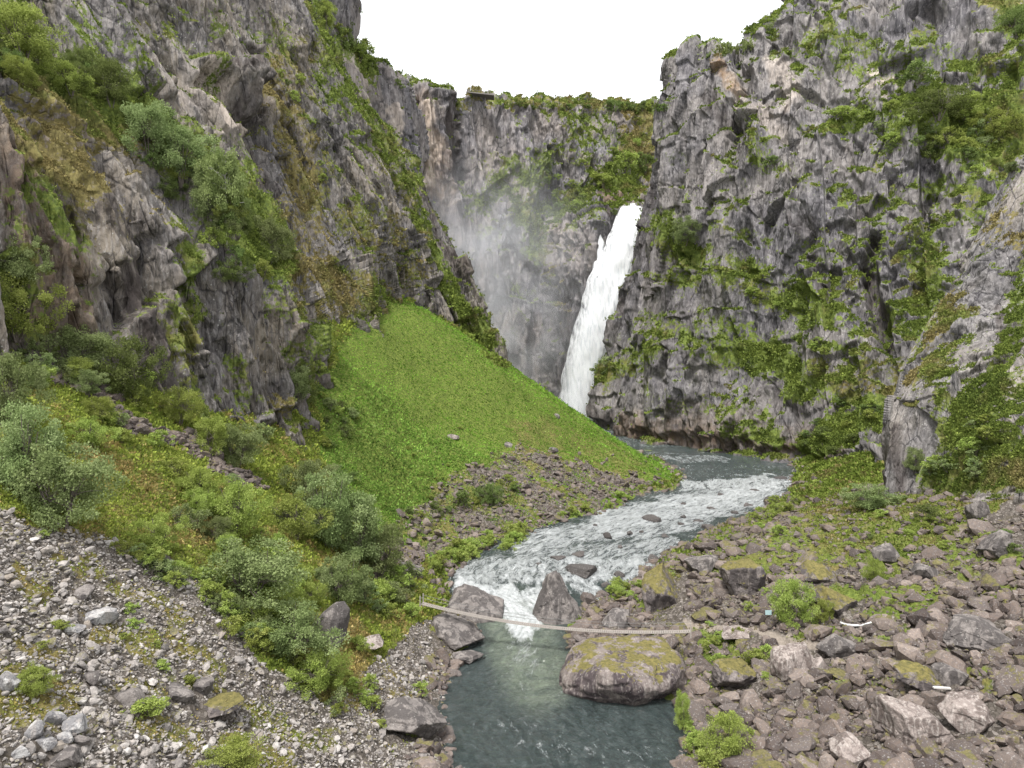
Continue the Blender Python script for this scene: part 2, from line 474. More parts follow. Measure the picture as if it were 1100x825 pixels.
cliff('cliff_left', LC, 1000, 760, M_left, (.45, .1, -1), (3.6, 4.6, 3.2, 1.6, .75),
      veg=[(0, 20, 60, 90, 45, .95), (60, 90, 130, 130, 40, 1), (130, 120, 230, 200, 42, 1), (210, 170, 270, 260, 40, 1), (250, 240, 300, 290, 30, .9),
           (205, 270, 212, 340, 13, .9), (0, 120, 90, 190, 34, .8), (30, 200, 70, 260, 26, .45), (190, 330, 205, 420, 12, .6), (300, 320, 330, 400, 18, .55),
           (295, 80, 330, 200, 26, .62), (325, 200, 350, 310, 26, .5), (345, 100, 400, 190, 18, .4), (200, 30, 240, 60, 24, .35), (270, 20, 300, 60, 18, .4), (70, 20, 150, 80, 22, .35), (380, 230, 430, 300, 26, .4), (340, 20, 350, 80, 22, .8), (150, 20, 165, 30, 12, .7), (365, 110, 430, 210, 16, .85),
           (430, 215, 470, 300, 13, .95), (470, 300, 525, 375, 12, .95), (440, 195, 462, 205, 9, .9), (345, 300, 410, 340, 28, .85), (350, 360, 380, 400, 22, .8),
           (0, 300, 40, 380, 30, .9), (100, 400, 200, 440, 14, .7), (280, 430, 340, 480, 12, .3), (250, 380, 262, 440, 8, .6), (225, 60, 240, 130, 6, .6),
           (150, 150, 110, 60, 10, -.6), (240, 60, 262, 110, 20, -.8), (130, 300, 170, 400, 24, -.6), (290, 130, 300, 200, 6, -.4)],
      olive=[(0, 120, 160, 200, 55, .45), (300, 90, 345, 320, 40, .45), (380, 200, 430, 300, 30, .35), (60, 150, 120, 240, 40, .5), (280, 390, 300, 440, 22, .4), (130, 120, 270, 270, 25, -.3), (400, 160, 520, 370, 22, .1)],
      pale=[(215, 85, 235, 125, 16, .95), (245, 95, 255, 130, 7, .8), (375, 60, 385, 75, 8, .6), (170, 60, 200, 100, 12, .35)],
      rust=[(40, 60, 80, 150, 30, .3), (0, 170, 60, 330, 50, .35)],
      push=[(275, 60, 272, 130, 8, -5), (212, 72, 262, 85, 10, 4), (215, 88, 258, 118, 12, -4), (268, 135, 300, 220, 8, -5),
            (165, 260, 190, 420, 10, -3), (335, 330, 340, 470, 5, -3), (300, 300, 305, 440, 12, 2.5), (420, 190, 450, 300, 8, 3), (150, 20, 200, 90, 6, -2.5)],
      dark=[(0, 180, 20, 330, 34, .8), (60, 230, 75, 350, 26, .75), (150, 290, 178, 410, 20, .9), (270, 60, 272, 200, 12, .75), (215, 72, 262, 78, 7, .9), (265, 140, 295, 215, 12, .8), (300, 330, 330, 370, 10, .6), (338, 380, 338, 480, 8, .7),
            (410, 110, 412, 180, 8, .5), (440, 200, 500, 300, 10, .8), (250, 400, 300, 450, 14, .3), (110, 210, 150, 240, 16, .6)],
      seed=3, vegbias=.15)

L2 = [
    [(200, -150, 262), (200, 0, 258), (220, 180, 254), (240, 340, 250)],
    [(318, -150, 272), (332, 10, 270), (360, 180, 266), (370, 340, 262)],
    [(346, -150, 282), (356, 26, 284), (395, 180, 282), (400, 340, 280)],
    [(366, 44, 300), (394, 100, 302), (415, 190, 304), (420, 340, 304)],
    [(398, 66, 322), (414, 130, 322), (430, 200, 322), (440, 340, 322)],
    [(428, 88, 345), (437, 140, 345), (442, 210, 345), (450, 340, 345)],
    [(436, 95, 400), (444, 150, 395), (450, 220, 390), (460, 340, 390)],
]
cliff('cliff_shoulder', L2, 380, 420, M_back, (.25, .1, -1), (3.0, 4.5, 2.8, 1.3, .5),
      veg=[(330, 0, 350, 60, 22, .9), (350, 40, 395, 75, 14, .95), (395, 60, 400, 140, 8, .6), (370, 100, 400, 170, 14, .7), (415, 190, 430, 260, 10, .5)],
      pale=[(372, 62, 390, 82, 9, .8), (415, 115, 422, 165, 5, .7)], seed=21)

BW = [
    [(405, 88, 398), (425, 210, 398), (435, 300, 398), (445, 380, 398), (445, 480, 398)],
    [(455, 92, 405), (462, 210, 402), (470, 300, 402), (475, 380, 402), (480, 480, 402)],
    [(494, 101, 414), (492, 210, 416), (498, 300, 412), (505, 380, 410), (505, 480, 410)],
    [(530, 107, 440), (530, 210, 425), (530, 300, 415), (535, 380, 408), (535, 480, 408)],
    [(580, 112, 455), (578, 210, 435), (575, 300, 412), (575, 380, 405), (575, 480, 405)],
    [(612, 112, 470), (612, 200, 440), (608, 262, 400), (598, 340, 390), (592, 480, 388)],
    [(640, 113, 485), (640, 205, 450), (642, 236, 394), (628, 330, 386), (612, 480, 384)],
    [(664, 114, 500), (664, 205, 455), (664, 228, 405), (652, 330, 404), (640, 480, 404)],
    [(695, 115, 510), (696, 205, 470), (696, 222, 405), (684, 330, 404), (660, 480, 404)],
    [(760, 117, 520), (760, 205, 480), (760, 225, 404), (750, 330, 400), (700, 480, 398)],
]
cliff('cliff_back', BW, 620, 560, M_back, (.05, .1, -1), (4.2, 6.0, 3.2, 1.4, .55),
      veg=[(505, 112, 700, 118, 8, .7), (525, 185, 600, 170, 18, .6), (520, 210, 580, 190, 16, .8), (620, 140, 680, 165, 26, .6), (660, 190, 700, 140, 24, .95),
           (600, 130, 640, 200, 14, .7), (560, 235, 620, 215, 18, .9), (570, 240, 580, 275, 16, 1), (640, 195, 690, 205, 12, .8), (520, 250, 560, 240, 10, .5), (505, 230, 540, 205, 12, .6),
           (690, 120, 700, 180, 16, .9), (540, 300, 600, 310, 8, .4), (600, 270, 640, 400, 10, -.3)],
      olive=[(680, 130, 705, 185, 24, .5), (500, 115, 640, 118, 10, .25), (600, 260, 620, 400, 20, .3)],
      pale=[(462, 115, 460, 195, 9, .9), (622, 175, 632, 180, 6, .8), (470, 190, 480, 230, 7, .4), (548, 215, 560, 205, 6, .3)],
      rust=[(645, 205, 670, 212, 12, .6), (455, 110, 470, 200, 16, .35)],
      push=[(494, 108, 490, 190, 9, -7), (590, 200, 572, 262, 8, -6), (600, 260, 592, 420, 7, -4), (545, 180, 535, 240, 6, 4), (585, 180, 590, 215, 8, 6)],
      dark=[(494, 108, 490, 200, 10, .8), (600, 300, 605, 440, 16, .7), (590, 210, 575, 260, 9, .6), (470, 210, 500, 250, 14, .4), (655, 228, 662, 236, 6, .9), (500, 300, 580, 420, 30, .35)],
      seed=41, vegbias=.10, flute=1.6)

RC = [
    [(775, 70, 400), (760, 140, 412), (738, 230, 420), (710, 330, 415), (670, 460, 410)],
    [(722, 74, 356), (714, 130, 352), (697, 212, 362), (672, 320, 368), (638, 450, 372)],
    [(745, 58, 330), (738, 140, 325), (725, 230, 330), (710, 340, 335), (690, 475, 332)],
    [(803, 60, 315), (795, 150, 305), (780, 240, 300), (770, 350, 298), (760, 486, 284)],
    [(832, 28, 315), (838, 130, 295), (830, 240, 285), (830, 350, 272), (820, 494, 255)],
    [(878, -15, 315), (888, 110, 290), (880, 230, 270), (880, 350, 250), (880, 508, 230)],
    [(930, -130, 320), (950, 80, 285), (940, 220, 262), (940, 350, 236), (940, 520, 205)],
    [(1010, -250, 315), (1020, 60, 275), (1010, 220, 248), (1010, 350, 222), (1000, 520, 185)],
    [(1120, -250, 300), (1100, 60, 262), (1100, 210, 232), (1100, 350, 205), (1090, 500, 170)],
    [(1260, -250, 290), (1230, 60, 250), (1230, 210, 220), (1230, 350, 190), (1230, 480, 150)],
]
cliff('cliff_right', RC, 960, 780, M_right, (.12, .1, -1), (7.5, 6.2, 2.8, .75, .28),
      veg=[(870, 50, 930, 45, 18, .5), (960, 75, 1010, 60, 20, .5), (975, 130, 1085, 150, 34, .95), (1030, 170, 1085, 180, 24, .9), (1040, 80, 1095, 90, 20, .7), (1080, 10, 1100, 60, 22, .8),
           (870, 145, 940, 125, 14, .6), (715, 240, 750, 275, 22, .9), (860, 270, 930, 280, 16, .3), (800, 295, 860, 330, 24, .8), (860, 320, 890, 335, 16, .9), (790, 380, 870, 400, 24, .8),
           (770, 340, 800, 370, 18, .5), (640, 400, 720, 385, 18, .75), (720, 430, 800, 440, 16, .4), (980, 260, 1010, 330, 22, .8), (1010, 240, 1060, 235, 14, .7), (870, 480, 945, 440, 24, 1),
           (900, 420, 960, 400, 20, .7), (820, 450, 850, 480, 14, .5), (940, 260, 950, 330, 9, .5), (960, 340, 1000, 310, 16, .7), (790, 465, 830, 470, 12, .7), (812, 165, 835, 185, 10, .5), (1040, 130, 1095, 130, 26, .8),
           (700, 290, 760, 305, 9, .7), (860, 360, 940, 392, 9, .7), (755, 300, 800, 280, 10, .5), (780, 250, 830, 262, 8, .5), (870, 200, 960, 215, 8, .55), (700, 340, 780, 380, 12, .5), (840, 420, 900, 425, 12, .7), (990, 200, 1050, 215, 12, .6), (850, 60, 930, 70, 9, .5), (820, 240, 940, 230, 20, -.15), (800, 80, 880, 140, 30, -.35), (745, 80, 770, 200, 20, -.3)],
      olive=[(770, 70, 790, 110, 10, .6), (1060, 20, 1100, 200, 30, .2), (900, 400, 1000, 400, 30, .25), (820, 460, 860, 300, 30, -.1), (870, 480, 945, 440, 24, -.3)],
      pale=[(838, 80, 850, 120, 14, .55), (940, 75, 955, 82, 8, .9), (820, 130, 840, 150, 14, .45), (785, 95, 800, 120, 7, .7), (925, 95, 960, 110, 6, .6), (905, 395, 915, 405, 4, .7)],
      rust=[(772, 75, 788, 105, 8, .8), (690, 460, 900, 480, 16, .35), (740, 440, 900, 470, 14, .2)],
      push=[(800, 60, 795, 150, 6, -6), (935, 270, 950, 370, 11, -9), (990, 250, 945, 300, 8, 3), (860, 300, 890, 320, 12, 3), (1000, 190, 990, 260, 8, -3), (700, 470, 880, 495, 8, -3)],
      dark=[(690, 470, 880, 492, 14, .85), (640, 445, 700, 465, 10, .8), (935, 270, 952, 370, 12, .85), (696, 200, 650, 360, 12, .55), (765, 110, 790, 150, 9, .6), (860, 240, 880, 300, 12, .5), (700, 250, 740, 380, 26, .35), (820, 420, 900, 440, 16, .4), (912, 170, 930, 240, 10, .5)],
      seed=61, vegbias=.14, flute=1.5)

RN = [
    [(1120, 120, 200), (1110, 160, 195), (1040, 290, 188), (985, 400, 180), (960, 460, 178), (965, 550, 178)],
    [(1130, 90, 160), (1098, 190, 152), (1022, 310, 152), (957, 395, 145), (943, 450, 140), (945, 550, 133)],
    [(1160, 90, 150), (1125, 190, 142), (1060, 310, 141), (1000, 395, 134), (985, 450, 133), (985, 550, 125)],
    [(1190, 90, 142), (1160, 190, 134), (1112, 310, 132), (1060, 400, 126), (1050, 460, 120), (1045, 535, 114)],
    [(1290, 90, 130), (1260, 190, 124), (1210, 310, 120), (1160, 400, 116), (1130, 460, 110), (1130, 535, 104)],
    [(1450, 90, 120), (1430, 190, 110), (1400, 310, 104), (1350, 400, 100), (1330, 460, 96), (1330, 535, 90)],
]
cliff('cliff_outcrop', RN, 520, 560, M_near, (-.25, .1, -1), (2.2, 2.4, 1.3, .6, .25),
      veg=[(985, 370, 1040, 330, 12, .5), (960, 400, 1000, 400, 12, .4), (1030, 470, 1100, 480, 32, 1), (1060, 410, 1090, 340, 14, .8), (1015, 435, 1045, 425, 14, .8), (1085, 250, 1100, 330, 12, .7), (1010, 510, 1100, 500, 26, .9),
           (955, 430, 970, 530, 24, -.6), (1030, 280, 1080, 380, 26, -.3)],
      olive=[(960, 400, 1040, 330, 22, .4), (1000, 240, 1100, 240, 30, .4), (1040, 500, 1100, 510, 24, .3)],
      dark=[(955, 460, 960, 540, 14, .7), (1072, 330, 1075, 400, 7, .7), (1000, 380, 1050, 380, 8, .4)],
      seed=81, plateau=0, vegbias=.05, ledge=0, flute=.3)

# ------------------------------------------------------------------ river profile and low ground
RP = [(1400, 28.6), (1000, 47.7), (825, 67.3), (790, 73.3), (760, 79.5), (720, 89.4), (690, 98.6), (668, 104.5), (655, 108.5), (640, 114), (620, 121), (600, 131), (580, 144), (560, 160), (540, 180), (520, 206), (505, 230), (495, 250), (488, 268), (484, 290)]
RPY = np.array([p[0] for p in RP][::-1], float); RD = np.array([p[1] for p in RP][::-1], float)
def rd(py): return float(np.interp(py, RPY, RD))
def wz(py): return -(py - HY) / FOC * rd(py)
WD = np.array(RD[::-1]); WZ = np.array([wz(p) for p in RPY[::-1]])
def water_z(d): return np.interp(d, WD, WZ)

LE = [(492, 1400), (490, 1000), (478, 825), (468, 760), (482, 722), (505, 693), (512, 668), (500, 655), (483, 640), (482, 620), (500, 600), (545, 580), (605, 560), (665, 545), (725, 526), (735, 513), (722, 500), (700, 490), (695, 484)]
RE = [(720, 1400), (728, 1000), (735, 825), (746, 790), (740, 765), (660, 735), (616, 700), (612, 668), (628, 652), (655, 640), (690, 622), (705, 602), (738, 585), (775, 565), (822, 545), (846, 525), (858, 508), (850, 497), (840, 488), (830, 484)]
ctl = []
for px, py in LE + RE: ctl.append(W(px, py, rd(py)) + [0, 0, .15])
for (lx, ly), (rx, ry) in zip([(480, 1400), (490, 1000), (478, 825), (475, 760), (482, 722), (505, 693), (520, 655), (484, 622), (500, 600), (545, 580), (605, 560), (665, 545), (740, 522), (760, 505), (720, 492)],
                              [(720, 1400), (728, 1000), (738, 825), (740, 760), (660, 722), (612, 693), (585, 655), (690, 622), (705, 600), (738, 580), (775, 560), (822, 545), (848, 522), (856, 505), (845, 492)]):
    for t in ((.5,) if rx - lx < 100 else (.25, .5, .75)):
        px = lx + (rx - lx) * t; py = ly + (ry - ly) * t
        ctl.append(W(px, py, rd(py)) + [0, 0, -1.8])
def lp(px, py, dz=0):
    sx, sy = (px - CX) / FOC, (py - HY) / FOC
    ctl.append(W(px, py, 44.9 / (sy - .75 * sx)) + [0, 0, dz])
for p in [(0, 825), (0, 700), (0, 550), (0, 420), (150, 825), (150, 700), (150, 560), (150, 455), (300, 825), (300, 700), (300, 590), (300, 520), (390, 825), (390, 730), (390, 650),
          (-250, 825), (-250, 600), (-200, 400), (-400, 825), (-200, 1200), (200, 1200), (430, 690), (430, 620)]: lp(*p)
def rp(px, py, dz=0):
    sx, sy = (px - CX) / FOC, (py - HY) / FOC
    ctl.append(W(px, py, 44.1 / (sy + .3 * sx)) + [0, 0, dz])
for p in [(800, 825), (950, 825), (1100, 825), (1100, 700), (950, 700), (830, 720), (800, 660, .8), (950, 610), (1100, 610), (860, 610), (790, 620, .6), (1300, 825), (1300, 600), (1100, 1300), (800, 1300), (730, 700), (740, 650, 1.0), (700, 660, .6),
          (960, 545), (1100, 530), (1300, 500), (890, 565)]: rp(*p)
for p in [(431, 324, 207), (530, 385, 216), (600, 431, 227), (650, 465, 233), (690, 490, 241), (352, 482, 139), (350, 398, 158), (385, 350, 184), (480, 352, 212), (430, 450, 168), (440, 560, 139), (500, 500, 166), (560, 470, 190), (600, 520, 176), (640, 505, 200),
          (480, 420, 190), (540, 550, 154), (860, 540, 168), (905, 520, 190), (880, 505, 215)]: ctl.append(W(*p))
for p in [(-10, 262, -9), (20, 270, -24), (45, 278, -33), (-40, 262, 12), (10, 330, -27), (40, 400, -29), (80, 330, -32), (0, 400, -26), (-60, 330, 0), (110, 300, -25), (140, 230, -10), (-120, 200, 40), (-60, 450, -20), (100, 450, -20)]: ctl.append(np.array(p, float))
ctl = np.array(ctl)


def tps_fit(X, z, lam=.3):
    S = 50.0; X = X / S
    r2 = ((X[:, None] - X[None]) ** 2).sum(2)
    K = .5 * r2 * np.log(r2 + 1e-12) + lam * .002 * np.eye(len(X))
    Pm = np.concatenate([np.ones((len(X), 1)), X], 1)
    A = np.block([[K, Pm], [Pm.T, np.zeros((3, 3))]])
    w = np.linalg.solve(A, np.concatenate([z, np.zeros(3)]))
    def ev(Y):
        Y = Y / S; out = np.zeros(len(Y))
        for i in range(0, len(Y), 100000):
            y = Y[i:i + 100000]
            r2 = ((y[:, None, 0] - X[None, :, 0]) ** 2 + (y[:, None, 1] - X[None, :, 1]) ** 2).astype(F32)
            out[i:i + 100000] = (.5 * r2 * np.log(r2 + 1e-12)) @ w[:-3].astype(F32) + w[-3] + y @ w[-2:]
        return out
    return ev


ground_z = tps_fit(ctl[:, :2], ctl[:, 2])
nu, nv = 1150, 800
uu = np.linspace(-1.05, 1.15, nu)
dd = np.concatenate([np.geomspace(14, 300, nv - 60), np.linspace(303, 470, 60)])
UU, DD = np.meshgrid(uu, dd)
X = (UU * DD).reshape(-1); Y = DD.reshape(-1)
Z0 = ground_z(np.stack([X, Y], 1))
P = np.stack([X, Y, Z0], 1)
px, py = proj(P)
P2 = P.astype(F32)
n1 = vn(P2, 7, 201); n2 = vn(P2, 7, 202); n3 = vn(P2, 2.2, 203); n4 = vn(P2, 2.2, 204)
jx = px + 9 * n1 + 7 * n3; jy = py + 9 * n2 + 7 * n4
SCREE = [(-300, 480), (-100, 540), (0, 545), (60, 565), (130, 590), (190, 600), (240, 660), (285, 715), (340, 745), (385, 730), (420, 700), (470, 660), (520, 665), (500, 700), (480, 760), (480, 1300), (-600, 1300)]
SCREE2 = [(425, 560), (470, 525), (515, 500), (560, 480), (640, 500), (700, 525), (640, 545), (540, 575), (490, 590), (430, 590)]
TALUS = [(600, 690), (640, 640), (700, 605), (760, 585), (830, 560), (860, 540), (880, 570), (940, 620), (1000, 600), (1060, 560), (1100, 520), (1500, 500), (1500, 1400), (735, 1400), (735, 825), (740, 760)]
FAN = [(432, 315), (530, 380), (600, 420), (700, 480), (740, 500), (700, 530), (600, 570), (480, 600), (400, 600), (345, 500), (340, 420), (380, 350)]
in_scree = inpoly(jx, jy, SCREE) & (Y < 125)
in_s2 = inpoly(jx, jy, SCREE2) & (Y > 125)
in_talus = inpoly(jx, jy, TALUS) & (X > 0)
in_fan = inpoly(jx, jy, FAN) & (Y > 120)
in_paths = caps(jx, jy, [(60, 405, 130, 440, 7, 1), (140, 455, 250, 500, 8, 1), (180, 470, 270, 515, 7, .9), (225, 505, 260, 525, 6, .8), (420, 620, 440, 600, 20, .6)]) * (Y < 130)
right = X > ground_z(np.stack([X * 0, Y], 1)) * 0 + np.interp(Y, [60, 90, 100, 130, 160, 200, 250], [12, 12, 4, 12, 30, 60, 70])
moss_r = caps(jx, jy, [(880, 560, 1100, 510, 26, .95), (800, 590, 900, 575, 16, .6), (890, 590, 1000, 570, 22, .9), (880, 640, 920, 640, 14, .7), (760, 700, 775, 750, 18, .8), (740, 560, 800, 590, 14, .8), (650, 635, 700, 640, 16, .9), (780, 700, 800, 720, 16, .6), (1000, 610, 1040, 620, 14, .6), (735, 765, 740, 810, 18, .9), (690, 600, 720, 620, 12, .5), (840, 650, 870, 660, 14, .6), (900, 740, 960, 735, 7, .5), (1040, 650, 1090, 640, 9, .6), (960, 690, 1000, 680, 7, .5), (820, 790, 860, 800, 7, .5), (870, 770, 900, 760, 8, .5), (940, 660, 1000, 650, 9, .8), (780, 615, 860, 600, 18, .7), (900, 630, 1000, 640, 14, .75), (1000, 590, 1095, 600, 14, .75), (860, 690, 920, 690, 8, .7), (740, 720, 770, 740, 12, .8), (1000, 700, 1060, 720, 8, .6), (700, 600, 760, 590, 12, .7), (1060, 740, 1090, 730, 7, .5)]) * right
moss_l = caps(jx, jy, [(20, 620, 40, 640, 16, .7), (130, 640, 190, 660, 16, .5), (0, 740, 60, 750, 36, .9), (150, 765, 200, 790, 20, .7), (240, 805, 300, 825, 24, .8), (360, 720, 380, 745, 24, .7), (100, 610, 140, 650, 12, .6), (100, 680, 160, 700, 12, .7), (180, 690, 230, 720, 12, .6), (60, 600, 90, 620, 10, .6), (200, 730, 280, 760, 8, .5), (130, 720, 170, 735, 8, .6), (280, 770, 350, 790, 14, .6), (30, 690, 60, 700, 10, .6), (60, 560, 140, 590, 12, .5), (405, 700, 440, 760, 12, .4), (430, 640, 470, 625, 18, .7)])
veg = np.full(len(X), .86)
veg = np.where(in_scree, .16 + moss_l * .7, veg)
veg = np.where(in_s2, .42 + .30 * fbm(P2, 6, 207, 3) * 2, veg)
veg = np.where(in_talus, .14 + moss_r * .75, veg)
veg = np.where(in_fan & ~in_s2, .97, veg)
veg = np.maximum(np.where(in_paths > .3, .25, veg), 0)
nlow = fbm(P2, 3.2, 208, 4)
veg = np.clip(veg + .12 * n3 + np.where(in_talus | in_scree, .38 * np.maximum(nlow, 0), 0) - np.where((X > 40) & (Y < 170) & ~in_talus, .5 * np.maximum(fbm(P2, 4, 209, 3), 0), 0), 0, 1)
oliv = np.full(len(X), .34) + .2 * fbm(P2, 16, 210, 3)
oliv = np.where(in_fan, .05 + .15 * n1, oliv)
oliv = np.where(in_s2, .6, oliv)
oliv = oliv + caps(jx, jy, [(560, 470, 680, 500, 26, .4), (880, 560, 1060, 540, 40, .15), (100, 500, 200, 560, 40, .15), (300, 560, 400, 640, 40, .1), (350, 700, 400, 760, 40, .5)])
oliv = np.clip(np.where(in_scree | (in_talus & (moss_r < .5)), oliv + .3, oliv), 0, 1)
# relief
wet = Z0 < water_z(Y) + .2
amp = np.where(wet, .15, 1.0)
h = (.9 * fbm(P2, 13, 220, 3) + .45 * fbm(P2, 4, 222, 3) + .22 * vn(P2, 1.1, 224)) * amp
h += np.where(in_talus & ~wet, .6 * blocks(P2, 3.5, 230, .6) + .35 * vn(P2, .7, 231), 0)
h += np.where(in_scree & ~wet, .16 * vn(P2, .55, 232) + .10 * vn(P2, .3, 233), 0)
h += np.where(in_s2, .4 * blocks(P2, 2.2, 236, .6), 0)
h += np.where(in_fan, 1.5 * fbm(P2 * np.array([.6, 1.3, 1], F32), 13, 240, 4) + .25 * vn(P2, 1.3, 241), 0)
edge = smooth(0, 1.6, Z0 - water_z(Y))
h *= .3 + .7 * edge
Z = Z0 + h
Vg = np.stack([X, Y, Z], 1)
Ng = grid_normals(Vg.reshape(nv, nu, 3)).reshape(-1, 3); Ng *= np.sign(Ng[:, 2:3] + 1e-9)
trail = caps(px + 2 * n3, py + 2 * n4, [(738, 676, 800, 676, 6, 1), (800, 676, 850, 692, 5, 1), (850, 692, 880, 700, 4, .8)]) * (X > 10)
TR = trail > .35
g_me = make_mesh('terrain', Vg, grid_faces(nv, nu), M_ground, True, dict(trail=trail, veg=veg, olive=oliv))
link('terrain', g_me, kind='structure')
qx, qy = proj(Vg)
cell = (uu[1] - uu[0]) * Y * np.repeat(np.gradient(dd), nu) / np.maximum(Ng[:, 2], .3)
GR = dict(name='terrain', V=Vg, N=Ng, px=qx, py=qy, veg=veg, ol=oliv, cv=veg)
SURF.append(GR)

# ------------------------------------------------------------------ what the valley shows: nearest surface along each line of sight, for standing things on it
ZB = {}
zw, zh = 700, 560
zi = np.full(zw * zh, -1, np.int64)
AV = np.concatenate([s['V'] for s in SURF]); AN = np.concatenate([s['N'] for s in SURF])
aqx, aqy = proj(AV)
bx = ((aqx + 150) / 2).astype(int); by = ((aqy + 100) / 2).astype(int)
ok = (bx >= 0) & (bx < zw) & (by >= 0) & (by < zh) & (AV[:, 1] > 5)
idx = np.nonzero(ok)[0]
idx = idx[np.argsort(-AV[idx, 1])]
zi[by[idx] * zw + bx[idx]] = idx


def snap(px, py, r=3):
    b = []
    cx, cy = int((px + 150) / 2), int((py + 100) / 2)
    for y in range(cy - r + 2, cy + r - 1):
        for x in range(cx - r + 2, cx + r - 1):
            if 0 <= x < zw and 0 <= y < zh and zi[y * zw + x] >= 0: b.append(zi[y * zw + x])
    if not b: return None
    b = sorted(b, key=lambda i: (aqx[i] - px) ** 2 + (aqy[i] - py) ** 2 + .02 * AV[i, 1])
    return AV[b[0]].copy()


def visible(V, tol=14):
    x, y = proj(V)
    cx = ((x + 150) / 2).astype(int); cy = ((y + 100) / 2).astype(int)
    k = (cx >= 0) & (cx < zw) & (cy >= 0) & (cy < zh)
    i = np.where(k, zi[np.clip(cy, 0, zh - 1) * zw + np.clip(cx, 0, zw - 1)], -1)
    zd = np.where(i >= 0, AV[np.maximum(i, 0), 1], 1e9)
    return k & (V[:, 1] < zd + tol)


def ground_at(x, y):
    i = int(round(np.interp(y, dd, np.arange(nv)))); j = int(round(np.interp(x / y, uu, np.arange(nu))))
    return float(Vg[i * nu + j, 2])


# ------------------------------------------------------------------ water
def edge_x(L):
    d = np.array([rd(p[1]) for p in L]); x = np.array([(p[0] - CX) / FOC for p in L]) * d
    o = np.argsort(d)
    return d[o], x[o]
ld, lx = edge_x(LE); rd_, rx = edge_x(RE)
ld = np.concatenate([ld, [330, 370, 402]]); lx = np.concatenate([lx, [25, 15, 22]])
rd_ = np.concatenate([rd_, [330, 370, 402]]); rx = np.concatenate([rx, [95, 80, 66]])
wn, wm = 900, 330
wd_ = np.geomspace(29, 402, wn)
zc = np.where(wd_ > 290, np.interp(wd_, [290, 402], [water_z(290), -27.5]), water_z(wd_))
u_ = np.linspace(0, 1, wm)
L_ = np.interp(wd_, ld, lx) - 5; R_ = np.interp(wd_, rd_, rx) + 5
WXg = L_[:, None] + (R_ - L_)[:, None] * u_[None]
WP = np.stack([WXg, np.repeat(wd_[:, None], wm, 1), np.repeat(zc[:, None], wm, 1)], 2).reshape(-1, 3)
wpx, wpy = proj(WP)
j1, j2 = vn(WP.astype(F32), 5, 301) * 6, vn(WP.astype(F32), 5, 302) * 4
foam_and_reflection = caps(wpx + j1, wpy + j2, [
    (500, 634, 548, 652, 18, .80), (540, 640, 566, 668, 18, .84), (560, 660, 560, 680, 15, .82), (590, 640, 560, 650, 14, .75), (500, 615, 690, 612, 20, .56), (560, 600, 720, 590, 16, .50), (620, 625, 640, 640, 12, .6),
    (560, 585, 700, 560, 16, .55), (650, 560, 830, 530, 20, .60), (740, 545, 830, 522, 10, .66), (690, 575, 760, 560, 10, .52), (735, 522, 850, 516, 8, .58), (700, 490, 780, 494, 5, .40), (800, 492, 850, 495, 4, .3),
    (560, 690, 570, 715, 18, .38), (540, 725, 590, 740, 20, .2), (520, 790, 600, 800, 30, .22), (640, 800, 700, 815, 22, .25)])  # broad stroke low in the pool paints its pale grey reflections as foam
foam_and_reflection = foam_and_reflection + .03 * (foam_and_reflection > .3) * (wpy < 635); foam_and_reflection = np.maximum(foam_and_reflection, .30 * (wpy < 640) * (wpy > 500)); foam_and_reflection = np.where(WP[:, 1] > 300, np.where(WP[:, 1] > 370, .75, .32), foam_and_reflection)
milk = caps(wpx + j1, wpy + j2, [(560, 680, 578, 725, 44, 1)])
flow = np.stack([(WP[:, 0] - np.repeat(L_, wm)), np.repeat(np.cumsum(np.concatenate([[0], np.hypot(np.diff(wd_), np.diff((L_ + R_) / 2))])), wm)], 1)
FL = np.stack([flow[:, 0], flow[:, 1] * .55, np.zeros(len(flow))], 1).astype(F32)
rough_ = smooth(.15, .8, foam_and_reflection)
hW = .07 * fbm(FL, 1.6, 310, 3) + .15 * ridged(FL * np.array([1, 1.6, 1], F32) + .7 * vn(FL, 4, 318)[:, None], 2.2, 317, 3) + (.20 + .26 * rough_) * fbm(FL, 3.4, 312, 4) + .30 * rough_ * np.abs(vn(FL, 1.4, 315)) + .05 * vn(FL, 6, 316)
WP[:, 2] += hW
m, nt = mat('river_water'); N = NB(nt)
uvn = N.n('ShaderNodeUVMap'); uvn.uv_map = 'flow'
F1 = N.noise(N.mapping(uvn.outputs[0], (1.0, .33, 1)), .75, 6, .68, 1.2)
F2 = N.noise(N.mapping(uvn.outputs[0], (1.0, .5, 1)), 3.2, 4, .7, .6)
ff = N.math('ADD', N.attr('foam_and_reflection'), N.math('ADD', N.math('MULTIPLY', N.math('SUBTRACT', F1, .5), 1.5), N.math('MULTIPLY', N.math('SUBTRACT', F2, .5), .7)))
ff = N.ramp(ff, [(.36, 0.), (.56, .45), (.86, 1.)])
fast = N.ramp(N.attr('foam_and_reflection'), [(.42, 0.), (.55, .8)])
mk = N.math('MULTIPLY', N.attr('milk'), N.ramp(N.noise(uvn.outputs[0], .35, 5, .65, .8), [(.30, .15), (.62, 1.)]))
deep = N.mix(mk, N.mix(fast, N.mix(N.ramp(N.noise(N.mapping(uvn.outputs[0], (1, .45, 1)), .55, 6, .7, 1.5), [(.35, 0.), (.65, 1.)]), (.024, .039, .039), (.066, .088, .085)), (.085, .10, .105)), (.21, .25, .19))
deep = N.mix(fast, deep, (.085, .10, .105)) if False else deep
col = N.mix(ff, deep, N.mix(N.noise(N.mapping(uvn.outputs[0], (1.0, .35, 1)), 1.8, 5, .7, .8), (.50, .54, .55), (.86, .87, .87)))
hb = N.noise(N.mapping(uvn.outputs[0], (1, .6, 1)), 1.3, 6, .68, .8)
